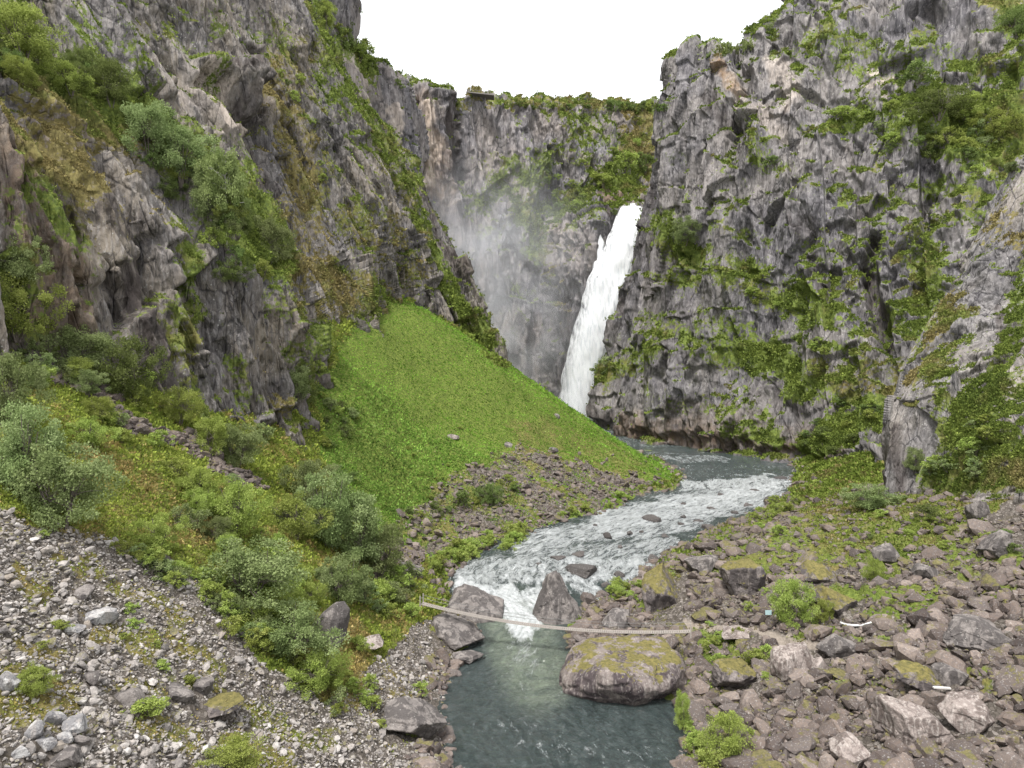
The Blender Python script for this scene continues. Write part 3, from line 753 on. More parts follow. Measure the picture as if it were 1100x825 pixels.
nrm = N.bump(N.noise(uvn.outputs[0], 4, 4, .65, .5), .6, .16, N.bump(hb, 1.0, 2.2))
rg = N.math('ADD', .05, N.math('MULTIPLY', ff, .7))
N.out(N.principled(col, rg, nrm, 1.0))
link('river', make_mesh('river', WP, grid_faces(wn, wm), m, True, dict(foam_and_reflection=foam_and_reflection, milk=milk), flow), kind='structure')


def fall_ring(rows, n, nr, bulge, seed, gap=.0):
    """rows: (py, left px, right px, distance) -> a closed, flattened body of falling water"""
    R = np.array(rows, float)
    t = np.linspace(R[0, 0], R[-1, 0], n)
    l = np.interp(t, R[:, 0], R[:, 1]); r = np.interp(t, R[:, 0], R[:, 2]); d = np.interp(t, R[:, 0], R[:, 3])
    a = np.linspace(0, 2 * np.pi, nr, endpoint=False)
    out = []
    for i in range(n):
        c, hw = (l[i] + r[i]) / 2, (r[i] - l[i]) / 2
        x = c + hw * np.cos(a); dp = d[i] - bulge * np.sin(a) * np.where(np.sin(a) > 0, 1, .35)
        out.append(np.stack([(x - CX) / FOC * dp, dp, np.full(nr, -(t[i] - HY) / FOC * d[i])], 1))
    V = np.concatenate(out)
    Q = np.stack([V[:, 0] + .30 * V[:, 2], V[:, 1] * .5, V[:, 2] * .09], 1).astype(F32)
    dsp = .9 * ridged(Q, 5.5, seed, 2) + .35 * np.abs(vn(Q, 1.3, seed + 5)) + .25 * vn((V * [1, 1, .35]).astype(F32), 2.2, seed + 6) + .9 * vn((V * [1, 1, .6]).astype(F32), 7, seed + 7)
    s = np.tile(np.sin(a), n); cc = np.tile(np.cos(a), n)
    k = np.repeat(smooth(0, .12, np.linspace(0, 1, n)), nr)
    V[:, 1] -= dsp * np.maximum(s, 0) * (k * .8 + .2)
    V[:, 0] += cc * k * (.6 * vn((V * [0, 0, 1]).astype(F32) + cc[:, None] * 50, 5, seed + 8) + .3 * vn((V * [.2, .2, .6]).astype(F32) + cc[:, None] * 50, 1.6, seed + 9))
    i = np.arange(n - 1)[:, None] * nr; j = np.arange(nr)[None]; j2 = (j + 1) % nr
    Fc = np.stack([i + j, i + j2, i + nr + j2, i + nr + j], 2).reshape(-1, 4)
    return V, Fc


m, nt = mat('falling_water'); N = NB(nt)
P_ = N.pos()
st = N.noise(N.mapping(P_, (1, 1, .13), (0, math.radians(-17), 0)), .9, 5, .65, .3)
stf = N.noise(N.mapping(P_, (1, 1, .3), (0, math.radians(-17), 0)), 2.2, 4, .7)
colw = N.mix(N.ramp(st, [(.34, 1.), (.50, 0.)]), (.88, .89, .90), (.60, .63, .66))
nrm = N.bump(st, .4, .7, N.bump(stf, .3, .3))
pr = N.n('ShaderNodeBsdfPrincipled'); N.put(pr.inputs['Base Color'], colw); pr.inputs['Roughness'].default_value = .8
N.put(pr.inputs['Normal'], nrm); pr.inputs['Specular IOR Level'].default_value = .2
tl = N.n('ShaderNodeBsdfTranslucent'); N.put(tl.inputs[0], (.85, .87, .9, 1))
mx = N.n('ShaderNodeMixShader'); mx.inputs[0].default_value = .18
nt.links.new(pr.outputs[0], mx.inputs[1]); nt.links.new(tl.outputs[0], mx.inputs[2])
tr = N.n('ShaderNodeBsdfTransparent'); m2 = N.n('ShaderNodeMixShader')
N.put(m2.inputs[0], N.math('MULTIPLY', N.attr('rim'), N.ramp(st, [(.35, .95), (.62, .25)])))
nt.links.new(mx.outputs[0], m2.inputs[1]); nt.links.new(tr.outputs[0], m2.inputs[2])
N.out(m2.outputs[0])
FV, FF, FR = [], [], []
off = 0
for rows, n_, nr_, bl, sd_ in [
    ([(220, 668, 691, 412), (222, 667, 691, 404), (227, 665, 691, 398), (236, 660, 692, 393), (262, 651, 690, 387), (300, 631, 681, 384), (350, 617, 665, 382), (400, 604, 648, 381), (445, 600, 638, 380), (462, 598, 634, 380)], 420, 150, 3.0, 401),
    ([(230, 647, 653, 399), (240, 643, 652, 394), (262, 639, 650, 390), (290, 636, 648, 388), (320, 631, 642, 387)], 160, 50, 1.2, 431)]:
    V, Fc = fall_ring(rows, n_, nr_, bl, sd_)
    FV.append(V); FF.append(Fc + off); off += len(V)
    FR.append(np.tile(np.clip(np.abs(np.cos(np.linspace(0, 2 * np.pi, nr_, endpoint=False))) * 2.4 - 1.1, 0, 1), n_))
link('waterfall', make_mesh('waterfall', np.concatenate(FV), np.concatenate(FF), m, True, dict(rim=np.concatenate(FR))), kind='structure')

# drifting spray beside the fall
m, nt = mat('spray'); N = NB(nt)
tco = N.n('ShaderNodeTexCoord').outputs['Object']
ln = N.n('ShaderNodeVectorMath', operation='LENGTH'); nt.links.new(tco, ln.inputs[0])
fall_ = N.ramp(ln.outputs['Value'], [(.0, 1.), (.98, 0.)], 'EASE')
ns = N.ramp(N.noise(P_ if False else N.pos(), .05, 3, .6, .5), [(.35, .1), (.7, 1.)])
pv = N.n('ShaderNodeVolumePrincipled'); pv.inputs['Color'].default_value = (.95, .96, 1, 1)
N.put(pv.inputs['Density'], N.math('MULTIPLY', N.math('MULTIPLY', fall_, ns), .052))
o_ = N.n('ShaderNodeOutputMaterial'); nt.links.new(pv.outputs[0], o_.inputs['Volume'])
for nm, c, s, r in [('mist', W(520, 325, 364), (74, 26, 100), .35), ('mist', W(622, 432, 374), (22, 12, 20), 0), ]:
    me = bpy.data.meshes.new(nm); bm = bmesh.new(); bmesh.ops.create_icosphere(bm, subdivisions=3, radius=1); bm.to_mesh(me); bm.free(); me.materials.append(m)
    o = link(nm, me, kind='stuff'); o.location = c; o.scale = s; o.rotation_euler = (0, r * .6, 0)
    o['label'] = 'pale spray drifting across the dark rock beside the waterfall' if s[0] > 30 else 'white spray rising at the foot of the waterfall'

# ------------------------------------------------------------------ ground vegetation (tufts of short leaves)
def pal(r, stops):
    xs = [s[0] for s in stops]
    return np.stack([np.interp(r, xs, [s[1][k] for s in stops]) for k in range(3)], 1)


def tufts(P, Nn, size, col, k, seed, up=.75, wid=.34):
    r = np.random.default_rng(seed); n = len(P)
    a = r.uniform(0, 2 * np.pi, (n, k)); e = r.uniform(.15, 1.25, (n, k))
    D = np.stack([np.cos(a) * np.cos(e), np.sin(a) * np.cos(e), np.sin(e)], 2)
    D = D + Nn[:, None] * .5; D /= np.linalg.norm(D, axis=2, keepdims=True)
    S = np.cross(D, r.normal(size=(n, k, 3))); S /= np.linalg.norm(S, axis=2, keepdims=True) + 1e-9
    ln = size[:, None, None] * r.uniform(.5, 1.15, (n, k, 1))
    off = r.normal(size=(n, k, 3)) * size[:, None, None] * .45; off[..., 2] *= .3
    B = P[:, None] + off - Nn[:, None] * size[:, None, None] * .12
    v = np.stack([B + D * ln * .1, B + D * ln * .55 + S * ln * wid, B + D * ln, B + D * ln * .55 - S * ln * wid], 2).reshape(-1, 3)
    f = np.arange(n * k * 4).reshape(-1, 4)
    c = np.repeat(col[:, None] * (r.uniform(.65, 1.35, (n, k, 1))), 4, axis=1).reshape(-1, 3)
    return v, f, c


M_tuft = leaf_material('ground_leaves', [(.1, .1, .1), (.1, .1, .1)], .35, attr=True)
def pick(w, n, seed):
    r = np.random.default_rng(seed); c = np.cumsum(w); c /= c[-1]
    return np.unique(np.searchsorted(c, r.random(n)))


# low slopes
d_ = GR['V'][:, 1]
vis = visible(GR['V'], 10) & (Vg[:, 2] > water_z(Y) + .25)
nz_ = fbm(P2, 1.2, 260, 3) * .5 + .5
wgt = (1 + 2.4 * in_fan) * vis * np.clip(veg + .5 * nz_ - .45, .01, 1) ** 1.5 * cell / np.maximum(d_, 45) ** 1.35
ii = pick(wgt, 310000, 5)
fanm = in_fan[ii]
hue = np.clip(oliv[ii] + .55 * fbm(P2[ii], 3.0, 262, 3) + .3 * RNG.normal(size=len(ii)) * .5, 0, 1)
gr = pal(RNG.random(len(ii)) * .6 + .2 + .35 * fbm(P2[ii], 5, 263, 3), [(0, (.055, .080, .018)), (.35, (.125, .170, .034)), (.7, (.20, .255, .052)), (1, (.28, .33, .095))])
olc = pal(RNG.random(len(ii)), [(0, (.12, .10, .042)), (.5, (.22, .185, .070)), (1, (.32, .27, .13))])
mixv = smooth(.40, .80, hue)[:, None]
colr = gr * (1 - mixv) + olc * mixv
colr[fanm] *= (np.array([1.04, 1.42, 1.0]) * (1 + .55 * fbm(P2[ii][fanm], 14, 266, 4) + .25 * vn(P2[ii][fanm], 1.6, 267))[:, None])
fz = caps(px[ii] + 22 * n1[ii] + 12 * n3[ii], py[ii] + 22 * n2[ii] + 12 * n4[ii], [(350, 430, 440, 520, 46, 1), (440, 480, 530, 520, 24, .8)]) * fanm
colr *= 1 + fz[:, None] * (np.array([.98, .88, 1.25]) - 1)
colr[~fanm & (px[ii] < 470)] *= np.array([1.42, 1.32, 1.25])
size = np.clip(d_[ii] * .0042, .20, 1.0) * RNG.uniform(.6, 1.5, len(ii))
size = np.where(in_talus[ii] | in_scree[ii], size * .62, size)
size = np.where((Vg[ii, 0] > 40) & (Y[ii] < 180), size * .65, size)
size = np.where(fanm, size * (.46 + .3 * fz), size)
v, f, c = tufts(Vg[ii], Ng[ii], size, colr, 5, 6)
link('grass', make_mesh('grass', v, f, M_tuft, False, dict(col=c)), kind='stuff', label='short grass, moss and herbs covering the valley slopes')
# ledges
VV, FFc, CC, off = [], [], [], 0
for s in SURF[:-1]:
    vs = visible(s['V'], 12); d_ = s['V'][:, 1]
    P3 = s['V'].astype(F32)
    wv = vs * np.clip(s['veg'] + .45 * fbm(P3, 3.5, 270, 3) + .5 * np.clip(s['N'][:, 2], 0, 1) - .78, 0, 1) ** 1.2
    ii = pick(wv, int(min(120000, 6000 + 4.5 * wv.sum())), 8)
    sz = np.clip(d_[ii] * .0030, .16, 1.1) * RNG.uniform(.6, 1.5, len(ii))
    hue = np.clip(s['ol'][ii] + .5 * fbm(P3[ii], 5, 272, 3), 0, 1)
    gr = pal(np.clip(RNG.random(len(ii)) * .6 + .15 + .35 * fbm(P3[ii], 7, 273, 3), 0, 1), [(0, (.045, .066, .018)), (.4, (.105, .138, .032)), (.75, (.17, .208, .048)), (1, (.23, .265, .08))])
    olc = pal(RNG.random(len(ii)), [(0, (.10, .085, .040)), (.5, (.185, .155, .062)), (1, (.27, .225, .11))])
    mv = smooth(.42, .85, hue)[:, None]
    v, f, c = tufts(s['V'][ii], s['N'][ii], sz, (gr * (1 - mv) + olc * mv) * 1.32, 5, 9)
    VV.append(v); FFc.append(f + off); CC.append(c); off += len(v)
link('ledge_vegetation', make_mesh('ledge_vegetation', np.concatenate(VV), np.concatenate(FFc), M_tuft, False, dict(col=np.concatenate(CC))), kind='stuff', label='grass, heather and ferns growing on the cliff ledges')

# ------------------------------------------------------------------ shrubs and trees
def tube(p0, p1, r0, r1, bend, k=5, segs=5):
    p0 = np.array(p0, float); p1 = np.array(p1, float); V = []
    for i in range(segs + 1):
        t = i / segs; c = p0 + (p1 - p0) * t + bend * math.sin(t * math.pi)
        r = r0 + (r1 - r0) * t
        d = p1 - p0; d /= np.linalg.norm(d) + 1e-9
        a = np.cross(d, [.3, .9, .1]); a /= np.linalg.norm(a); b = np.cross(d, a)
        for j in range(k):
            an = 2 * math.pi * j / k; V.append(c + r * (a * math.cos(an) + b * math.sin(an)))
    Fc = [[i * k + j, i * k + (j + 1) % k, (i + 1) * k + (j + 1) % k, (i + 1) * k + j] for i in range(segs) for j in range(k)]
    return np.array(V), np.array(Fc)


def leaves(C, R, n, L, seed, droop=0., squash=.8):
    r = np.random.default_rng(seed); k = len(C)
    ci = r.integers(0, k, n)
    q = r.normal(size=(n, 3)); q /= np.linalg.norm(q, axis=1, keepdims=True)
    rad = r.random(n) ** .45
    Pp = C[ci] + q * rad[:, None] * R[ci][:, None] * np.array([1, 1, squash])
    D = q * .6 + r.normal(size=(n, 3)) * .7 + np.array([0, 0, .25 - droop]); D /= np.linalg.norm(D, axis=1, keepdims=True)
    S = np.cross(D, r.normal(size=(n, 3))); S /= np.linalg.norm(S, axis=1, keepdims=True)
    l = L * r.uniform(.6, 1.3, (n, 1))
    v = np.stack([Pp, Pp + D * l * .5 + S * l * .30, Pp + D * l, Pp + D * l * .5 - S * l * .30], 1).reshape(-1, 3)
    rn = np.repeat(np.clip(r.random(k)[ci] * .5 + r.random(n) * .5, 0, 1), 4)
    return v, np.arange(4 * n).reshape(-1, 4), rn


M_bark = simple_material('bark', (.13, .11, .095), .9, 12)
M_birch = simple_material('pale_bark', (.42, .40, .37), .8, 9)
LEAFM = dict(
    willow=leaf_material('willow_leaves', [(.115, .155, .055), (.195, .24, .095), (.29, .335, .16)], .35),
    bush=leaf_material('bush_leaves', [(.15, .195, .042), (.27, .33, .080), (.40, .455, .15)], .38),
    dark=leaf_material('dark_leaves', [(.080, .11, .034), (.145, .19, .058), (.23, .28, .105)], .35),
    birch=leaf_material('birch_leaves', [(.13, .17, .058), (.21, .25, .09), (.30, .34, .15)], .38))


def make_plant(kind, seed, far=False):
    """returns (foliage mesh, stem mesh) about 1 m tall and 1 m wide, to be scaled"""
    r = np.random.default_rng(seed)
    tall = kind == 'birch'
    nc = 34 if far else 80
    th = r.uniform(0, 2 * np.pi, nc); ph = r.uniform(-.92 if not tall else -.75, 1, nc); rr = r.uniform(.2, 1.12, nc) ** .6
    wob = 1 + .38 * np.sin(th * 2 + r.uniform(0, 6)) + .2 * np.sin(th * 3 + r.uniform(0, 6)) + .15 * np.sin(ph * 5 + r.uniform(0, 6))
    ho = np.sqrt(np.maximum(1 - ph ** 2, .05))
    if tall:
        C = np.stack([np.cos(th) * ho * rr * .36 * wob, np.sin(th) * ho * rr * .36 * wob, .60 + ph * .36 * (.4 + .6 * rr)], 1)
        Rr = r.uniform(.05, .12, nc)
    else:
        C = np.stack([np.cos(th) * ho * rr * .44 * wob, np.sin(th) * ho * rr * .44 * wob, .42 + ph * .42 * (.4 + .6 * rr)], 1)
        Rr = r.uniform(.06, .15, nc)
    C[:, 0] += .12 * (C[:, 2] - .3)
    n = 1800 if far else 15000
    v, f, rn = leaves(C, Rr, n, .070 if far else .028, seed + 1, .35 if kind in ('birch', 'willow') else 0.)
    fm = make_mesh(kind + '_foliage', v, f, LEAFM[kind], False, dict(rnd=rn))
    SV, SF, off = [], [], 0
    def add(a):
        nonlocal off
        SV.append(a[0]); SF.append(a[1] + off); off += len(a[0])
    if tall:
        top = np.array([.05, 0, .88]); add(tube((0, 0, -.06), top, .017, .004, np.array([.02, .01, 0]), 6, 8))
        for i in range(nc // 2):
            h_ = max(.18, C[i, 2] - r.uniform(.05, .2)); add(tube(top * h_ / .88, C[i], .006, .002, np.array([0, 0, .02]), 4, 3))
    else:
        for i in range(5 if far else 7):
            a = r.uniform(0, 6.28); tip = np.array([math.cos(a) * .25, math.sin(a) * .25, r.uniform(.55, .8)])
            add(tube((math.cos(a) * .03, math.sin(a) * .03, -.08), tip, .012, .004, np.array([.02, .02, .03]), 5, 5))
            for j in r.choice(nc, 3 if far else 7, replace=False): add(tube(tip * .5, C[j], .005, .0015, np.array([0, 0, .03]), 4, 3))
    sm = make_mesh(kind + '_stem', np.concatenate(SV), np.concatenate(SF), M_birch if tall else M_bark, True)
    return fm, sm


PROTO = {}
for k in ('willow', 'bush', 'dark', 'birch'):
    PROTO[k] = [make_plant(k, 500 + 17 * i + len(k)) for i in range(3 if k in ('willow', 'bush') else 2)]
    PROTO[k + '_far'] = [make_plant(k, 600 + 17 * i + len(k), True) for i in range(2)]
NAME = dict(willow='willow_bush', bush='green_shrub', dark='dark_shrub', birch='birch_tree')
CAT = dict(willow='bush', bush='shrub', dark='shrub', birch='tree')


def plant(kind, px, py, wpx, hpx, label, group=None, pos=None):
    """stand a plant with its foot where the landmark lies; wpx, hpx: how large it measures from the survey point"""
    p = snap(px, py) if pos is None else pos
    if p is None: return
    d = p[1]
    pr = PROTO[kind + ('_far' if hpx < 26 else '')]
    fm, sm = pr[random.randrange(len(pr))]
    r = bpy.data.objects.new(NAME[kind], None); COL.objects.link(r)
    r.empty_display_size = .3
    k = d / FOC
    r.location = p; r.scale = (wpx * k * 1.05, wpx * k * 1.05, hpx * k * 1.08); r.rotation_euler = (0, 0, random.uniform(0, 6.28))
    r['label'] = label; r['category'] = CAT[kind]
    if group: r['group'] = group
    fo = bpy.data.objects.new('foliage' if kind != 'birch' else 'crown', fm); COL.objects.link(fo); fo.parent = r
    so_ = bpy.data.objects.new('trunk' if kind == 'birch' else 'stem', sm); COL.objects.link(so_); so_.parent = r
    return r


LEFT = [
    ('bush', 18, 362, 66, 74, 'bright green bush at the foot of the left cliff, by the edge of the picture'),
    ('willow', 22, 305, 52, 58, 'grey-green bush rising above the bright green bush at the left edge'),
    ('willow', 82, 402, 60, 58, 'grey-green willow between the bright edge bush and the dark conical tree'),
    ('dark', 136, 430, 58, 76, 'dark green conical tree below the dark brown rock wall on the left'),
    ('willow', 10, 455, 60, 84, 'feathery willow bush at the left edge under the scree path'),
    ('willow', 26, 530, 84, 104, 'tall pale willow at the left edge just above the stones'),
    ('willow', 66, 566, 92, 96, 'broad grey willow hanging over the upper rim of the left scree'),
    ('bush', 98, 480, 40, 34, 'low green bush right of the broad grey willow on the grassy slope'),
    ('bush', 252, 574, 58, 64, 'mid green bush alone on the grass in the middle of the left slope'),
    ('bush', 172, 592, 46, 44, 'green bush touching the top of the left scree below the lone bush'),
    ('willow', 272, 648, 100, 72, 'wide rounded willow right above the scree, largest of its row'),
    ('willow', 318, 706, 84, 66, 'pale grey-green willow below the wide rounded one beside the scree'),
    ('bush', 340, 742, 58, 46, 'bright bush at the lower end of the row bordering the scree'),
    ('bush', 290, 672, 60, 44, 'yellowish bush wedged between the wide and the pale willow'),
    ('willow', 352, 590, 70, 90, 'high dark willow leaning out at the centre of the hill shoulder'),
    ('willow', 382, 606, 64, 84, 'tall feathery willow at the brink above the green fan'),
    ('willow', 408, 618, 52, 60, 'rounded willow lowest on the brink above the river'),
    ('willow', 330, 545, 56, 56, 'pale willow where the grassy slope meets the cut rock nose'),
    ('bush', 288, 520, 52, 54, 'green bush pressed against the striped grey rock face'),
    ('bush', 318, 580, 54, 52, 'green bush on the slope left of the high dark willow'),
    ('willow', 368, 650, 52, 60, 'grey willow below the brink willows above the dark boulder'),
    ('bush', 192, 456, 40, 44, 'green shrub at the foot of the dark wall right of the conical tree'),
    ('bush', 226, 486, 44, 40, 'green shrub midway along the foot of the left cliff'),
    ('willow', 256, 502, 46, 50, 'thin grey shrub by the foot of the pale rock rib'),
    ('bush', 212, 538, 44, 40, 'low wide shrub beside the middle strip of loose stones'),
    ('dark', 120, 112, 44, 50, 'dark rounded shrub high on the green ledge of the left cliff'),
    ('bush', 26, 62, 70, 58, 'leafy green bush at the top left corner of the ledge'),
    ('bush', 75, 100, 44, 36, 'light green bush between the corner bush and the dark rounded shrub'),
    ('willow', 160, 172, 64, 66, 'grey willow on the ledge right of the dark rounded shrub'),
    ('willow', 196, 196, 66, 64, 'big billowing grey willow in the middle of the high ledge'),
    ('dark', 182, 176, 34, 30, 'small dark bush tucked in front of the billowing grey willow'),
    ('birch', 243, 258, 56, 88, 'slender birch with a pale bare trunk on the high ledge'),
    ('willow', 225, 238, 46, 60, 'dense grey shrub left of the slender birch'),
    ('willow', 288, 282, 44, 54, 'airy grey shrub at the right end of the high ledge'),
    ('dark', 250, 304, 36, 28, 'compact dark bush below the slender birch'),
    ('willow', 320, 434, 32, 44, 'dark green shrub in the cleft beside the rock nose'),
    ('dark', 322, 440, 28, 40, 'deep green bush crammed into the cleft left of the green fan'),
    ('willow', 372, 395, 26, 36, 'grey shrub on the moss knob above the green fan'),
    ('bush', 350, 30, 24, 28, 'bush on the upper edge of the gorge shoulder, highest of them'),
    ('dark', 368, 52, 24, 24, 'dark bush hanging at the shoulder edge under the notch'),
    ('bush', 388, 66, 30, 22, 'wide bush capping the orange rock patch on the shoulder'),
    ('dark', 497, 545, 22, 20, 'small dark round bush at the foot of the green fan, left one'),
    ('dark', 528, 543, 22, 26, 'small dark round bush at the foot of the green fan, right one'),
    ('bush', 40, 745, 40, 36, 'yellow-green bush among mossy stones at the lower left'),
    ('bush', 160, 770, 42, 22, 'low bright bush in the scree above the yellow mossy boulder'),
    ('bush', 252, 826, 60, 30, 'bright bush cut by the bottom edge below the scree'),
    ('bush', 352, 742, 34, 34, 'green bush right of the dark boulder above the lower stones'),
]
RIGHT = [
    ('bush', 852, 674, 44, 56, 'rounded green bush standing alone beside the trail on the right'),
    ('bush', 884, 668, 24, 26, 'small spiky shrub right of the rounded trail bush'),
    ('bush', 776, 818, 56, 56, 'bright green bush on the right bank near the bottom edge'),
    ('bush', 762, 830, 40, 24, 'low bright plant at the foot of the bank bush'),
    ('bush', 734, 785, 22, 44, 'bright ferny shrub hanging beside the huge boulder in the river'),
    ('willow', 934, 548, 54, 30, 'pale silvery willow at the foot of the rock outcrop'),
    ('willow', 984, 508, 24, 30, 'thin pale shrub against the front of the rock outcrop'),
    ('dark', 1008, 128, 50, 34, 'dark bush at the left end of the big ledge high on the right cliff'),
    ('bush', 1040, 130, 48, 30, 'green bush in the middle of the big right ledge'),
    ('bush', 1075, 145, 44, 34, 'green bush at the right end of the big right ledge'),
    ('dark', 985, 90, 34, 24, 'dark shrub above the big right ledge'),
    ('dark', 1092, 40, 34, 34, 'dark bush by the top right corner of the cliff'),
    ('willow', 736, 262, 34, 30, 'bush on the small ledge just right of the waterfall'),
    ('bush', 905, 130, 36, 16, 'low shrub on the thin high ledge of the right cliff'),
    ('dark', 832, 178, 16, 12, 'small shrub in the vertical crack of the right cliff'),
    ('willow', 650, 400, 30, 20, 'grey bush low on the cliff right of the falling water'),
    ('bush', 672, 182, 26, 20, 'round bush in the hanging valley above the waterfall, left one'),
    ('dark', 692, 186, 24, 22, 'round bush in the hanging valley above the waterfall, right one'),
    ('bush', 648, 200, 22, 14, 'low bush on the brink left of the waterfall top'),
    ('dark', 1000, 560, 26, 20, 'small dark shrub under the outcrop on the mossy slope'),
    ('bush', 938, 622, 20, 26, 'thin light shrub among stones on the right slope'),
]
for a in LEFT + RIGHT: plant(*a)
# rim woods and the numberless look-alikes
r_ = random.Random(5)
for px in np.arange(654, 716, 5.0):
    plant('bush' if r_.random() < .5 else 'dark', px, 119, 11, r_.uniform(8, 13), 'small round tree in the row along the skyline above the waterfall', 'skyline trees above the waterfall')
for px, py, h in [(774, 62, 14), (782, 64, 18), (790, 64, 16), (799, 62, 18), (808, 58, 12), (762, 64, 7), (826, 36, 10), (834, 28, 9)]:
    plant('birch', px, py, 9, h, 'tiny thin tree standing on the skyline of the right cliff', 'skyline trees on the right cliff')
for px, py, h in [(426, 92, 8), (430, 95, 6), (558, 116, 8), (566, 117, 6), (594, 117, 5), (612, 117, 6), (632, 118, 6), (572, 117, 5), (604, 118, 4)]:
    plant('dark', px, py, 9, h, 'tiny bush on the skyline of the back wall', 'skyline bushes on the back wall')
def row(n, x0, y0, x1, y1, spread, kinds, w, h, label, group):
    for i in range(n):
        t = r_.random(); x = x0 + (x1 - x0) * t + r_.gauss(0, spread); y = y0 + (y1 - y0) * t + r_.gauss(0, spread)
        s = r_.uniform(.7, 1.3); plant(r_.choice(kinds), x, y, w * s, h * s, label, group)
row(34, 462, 612, 560, 574, 5, ['bush'], 17, 12, 'low bright shrub along the river edge under the green fan', 'shrubs along the far river edge')
row(22, 352, 400, 365, 540, 10, ['bush', 'willow', 'dark'], 14, 11, 'low shrub on the left margin of the green fan', 'shrubs on the left margin of the fan')
row(20, 430, 555, 560, 520, 8, ['bush', 'dark'], 11, 8, 'low shrub at the lower edge of the green fan', 'shrubs along the lower edge of the fan')
row(12, 400, 450, 520, 500, 24, ['bush'], 8, 4, 'low fern clump on the green fan', 'fern clumps on the fan')
row(10, 600, 560, 700, 528, 3, ['bush'], 12, 7, 'low bright shrub along the river edge under the green fan', 'shrubs along the far river edge')
row(16, 120, 460, 320, 590, 30, ['bush', 'willow'], 26, 20, 'knee-high shrub scattered on the grassy left slope', 'shrubs on the left slope')
row(22, 380, 640, 440, 640, 14, ['willow', 'bush'], 24, 20, 'shrub on the steep bank left of the footbridge', 'shrubs on the bank left of the bridge')
row(26, 120, 585, 250, 660, 9, ['bush', 'willow'], 22, 16, 'low shrub creeping into the upper rim of the left scree', 'shrubs on the rim of the scree')
row(26, 250, 665, 400, 745, 9, ['bush', 'willow'], 22, 18, 'low shrub creeping into the right rim of the left scree', 'shrubs on the right rim of the scree')
row(14, 340, 720, 440, 780, 18, ['bush'], 16, 10, 'low plant among the stones above the pool', 'plants above the pool')
row(14, 10, 600, 300, 800, 60, ['bush'], 15, 9, 'low plant growing out of the left scree', 'plants in the left scree')
row(16, 760, 640, 1080, 780, 50, ['bush'], 13, 8, 'low plant growing out of the right rock field', 'plants in the right rock field')
row(16, 200, 560, 400, 700, 18, ['willow', 'bush'], 28, 26, 'shrub filling in between the willows beside the scree', 'shrubs beside the scree')
row(24, 130, 130, 290, 290, 12, ['willow', 'dark', 'bush'], 26, 26, 'shrub in the belt of bushes on the high left ledge', 'shrubs on the high left ledge')
row(14, 0, 70, 110, 100, 12, ['bush', 'dark'], 30, 26, 'shrub among the grass at the top of the high left ledge', 'shrubs on the upper left ledge')
row(12, 300, 60, 345, 200, 9, ['dark', 'bush'], 12, 10, 'small shrub on the upper part of the left cliff', 'shrubs high on the left cliff')
row(9, 345, 10, 400, 75, 4, ['dark', 'bush'], 14, 13, 'small shrub on the gorge shoulder', 'shrubs on the shoulder')
row(26, 965, 140, 1090, 170, 16, ['bush', 'dark', 'willow'], 20, 15, 'shrub in the thicket on the big right ledge', 'shrubs on the big right ledge')
row(12, 800, 300, 890, 400, 14, ['bush'], 13, 8, 'small shrub on the terraces of the right cliff', 'shrubs on the right terraces')
row(14, 870, 480, 950, 430, 12, ['bush', 'dark'], 15, 10, 'small shrub in the green gully left of the outcrop', 'shrubs in the green gully')
row(12, 1000, 480, 1095, 500, 16, ['bush', 'willow'], 20, 13, 'small shrub on the green apron below the outcrop', 'shrubs below the outcrop')
row(14, 560, 240, 690, 160, 16, ['bush', 'dark'], 12, 8, 'small shrub on the green shelves of the back wall', 'shrubs on the back wall')
row(16, 790, 560, 870, 545, 14, ['bush'], 14, 9, 'low shrub near the river on the right bank', 'shrubs on the right river bank')
row(12, 900, 585, 1080, 570, 12, ['bush', 'dark'], 15, 9, 'low shrub in the moss of the upper right slope', 'shrubs on the mossy right slope')
row(10, 760, 690, 800, 720, 14, ['bush'], 16, 12, 'low plant between the rocks near the trail', 'plants near the trail')
row(6, 738, 770, 750, 815, 5, ['bush'], 18, 16, 'ferny plant on the right bank beside the pool', 'plants at the pool')
row(8, 650, 632, 700, 640, 8, ['bush'], 14, 10, 'low plant among the rocks right of the pointed boulder', 'plants right of the pointed boulder')
row(12, 0, 380, 110, 440, 14, ['bush', 'willow'], 30, 28, 'shrub between the large bushes at the left edge', 'shrubs at the left edge')

# ------------------------------------------------------------------ stones
def ico(n):
    bm = bmesh.new(); bmesh.ops.create_icosphere(bm, subdivisions=n, radius=1)
    V = np.array([v.co[:] for v in bm.verts]); Fc = np.array([[v.index for v in f.verts] for f in bm.faces]); bm.free()
    V /= np.linalg.norm(V, axis=1, keepdims=True)
    return V, Fc


ICO = {n: ico(n) for n in (2, 3, 6)}
def rock(n, seed, planes=None, npl=13, rough=.03, soft=0.):
    D, Fc = ICO[n]; r = np.random.default_rng(seed)
    p = r.normal(size=(npl, 3)); p /= np.linalg.norm(p, axis=1, keepdims=True); dist = r.uniform(.58, 1, npl)
    if planes:
        p = np.array([q[:3] for q in planes], float); p /= np.linalg.norm(p, axis=1, keepdims=True); dist = np.array([q[3] for q in planes])
    dots = np.maximum(D @ p.T, 1e-3)
    q = dist / dots
    rad = np.minimum(q.min(1), 1.45) if not soft else (np.sum(np.minimum(q, 5.) ** (-soft), 1)) ** (-1 / soft)
    V = D * rad[:, None]
    if rough:
        Vf = V.astype(F32)
        V = V * (1 + rough * (fbm(Vf, .55, seed, 4) * 1.6 + .8 * blocks(Vf, .42, seed + 1, .8)))[:, None]
    return V, Fc


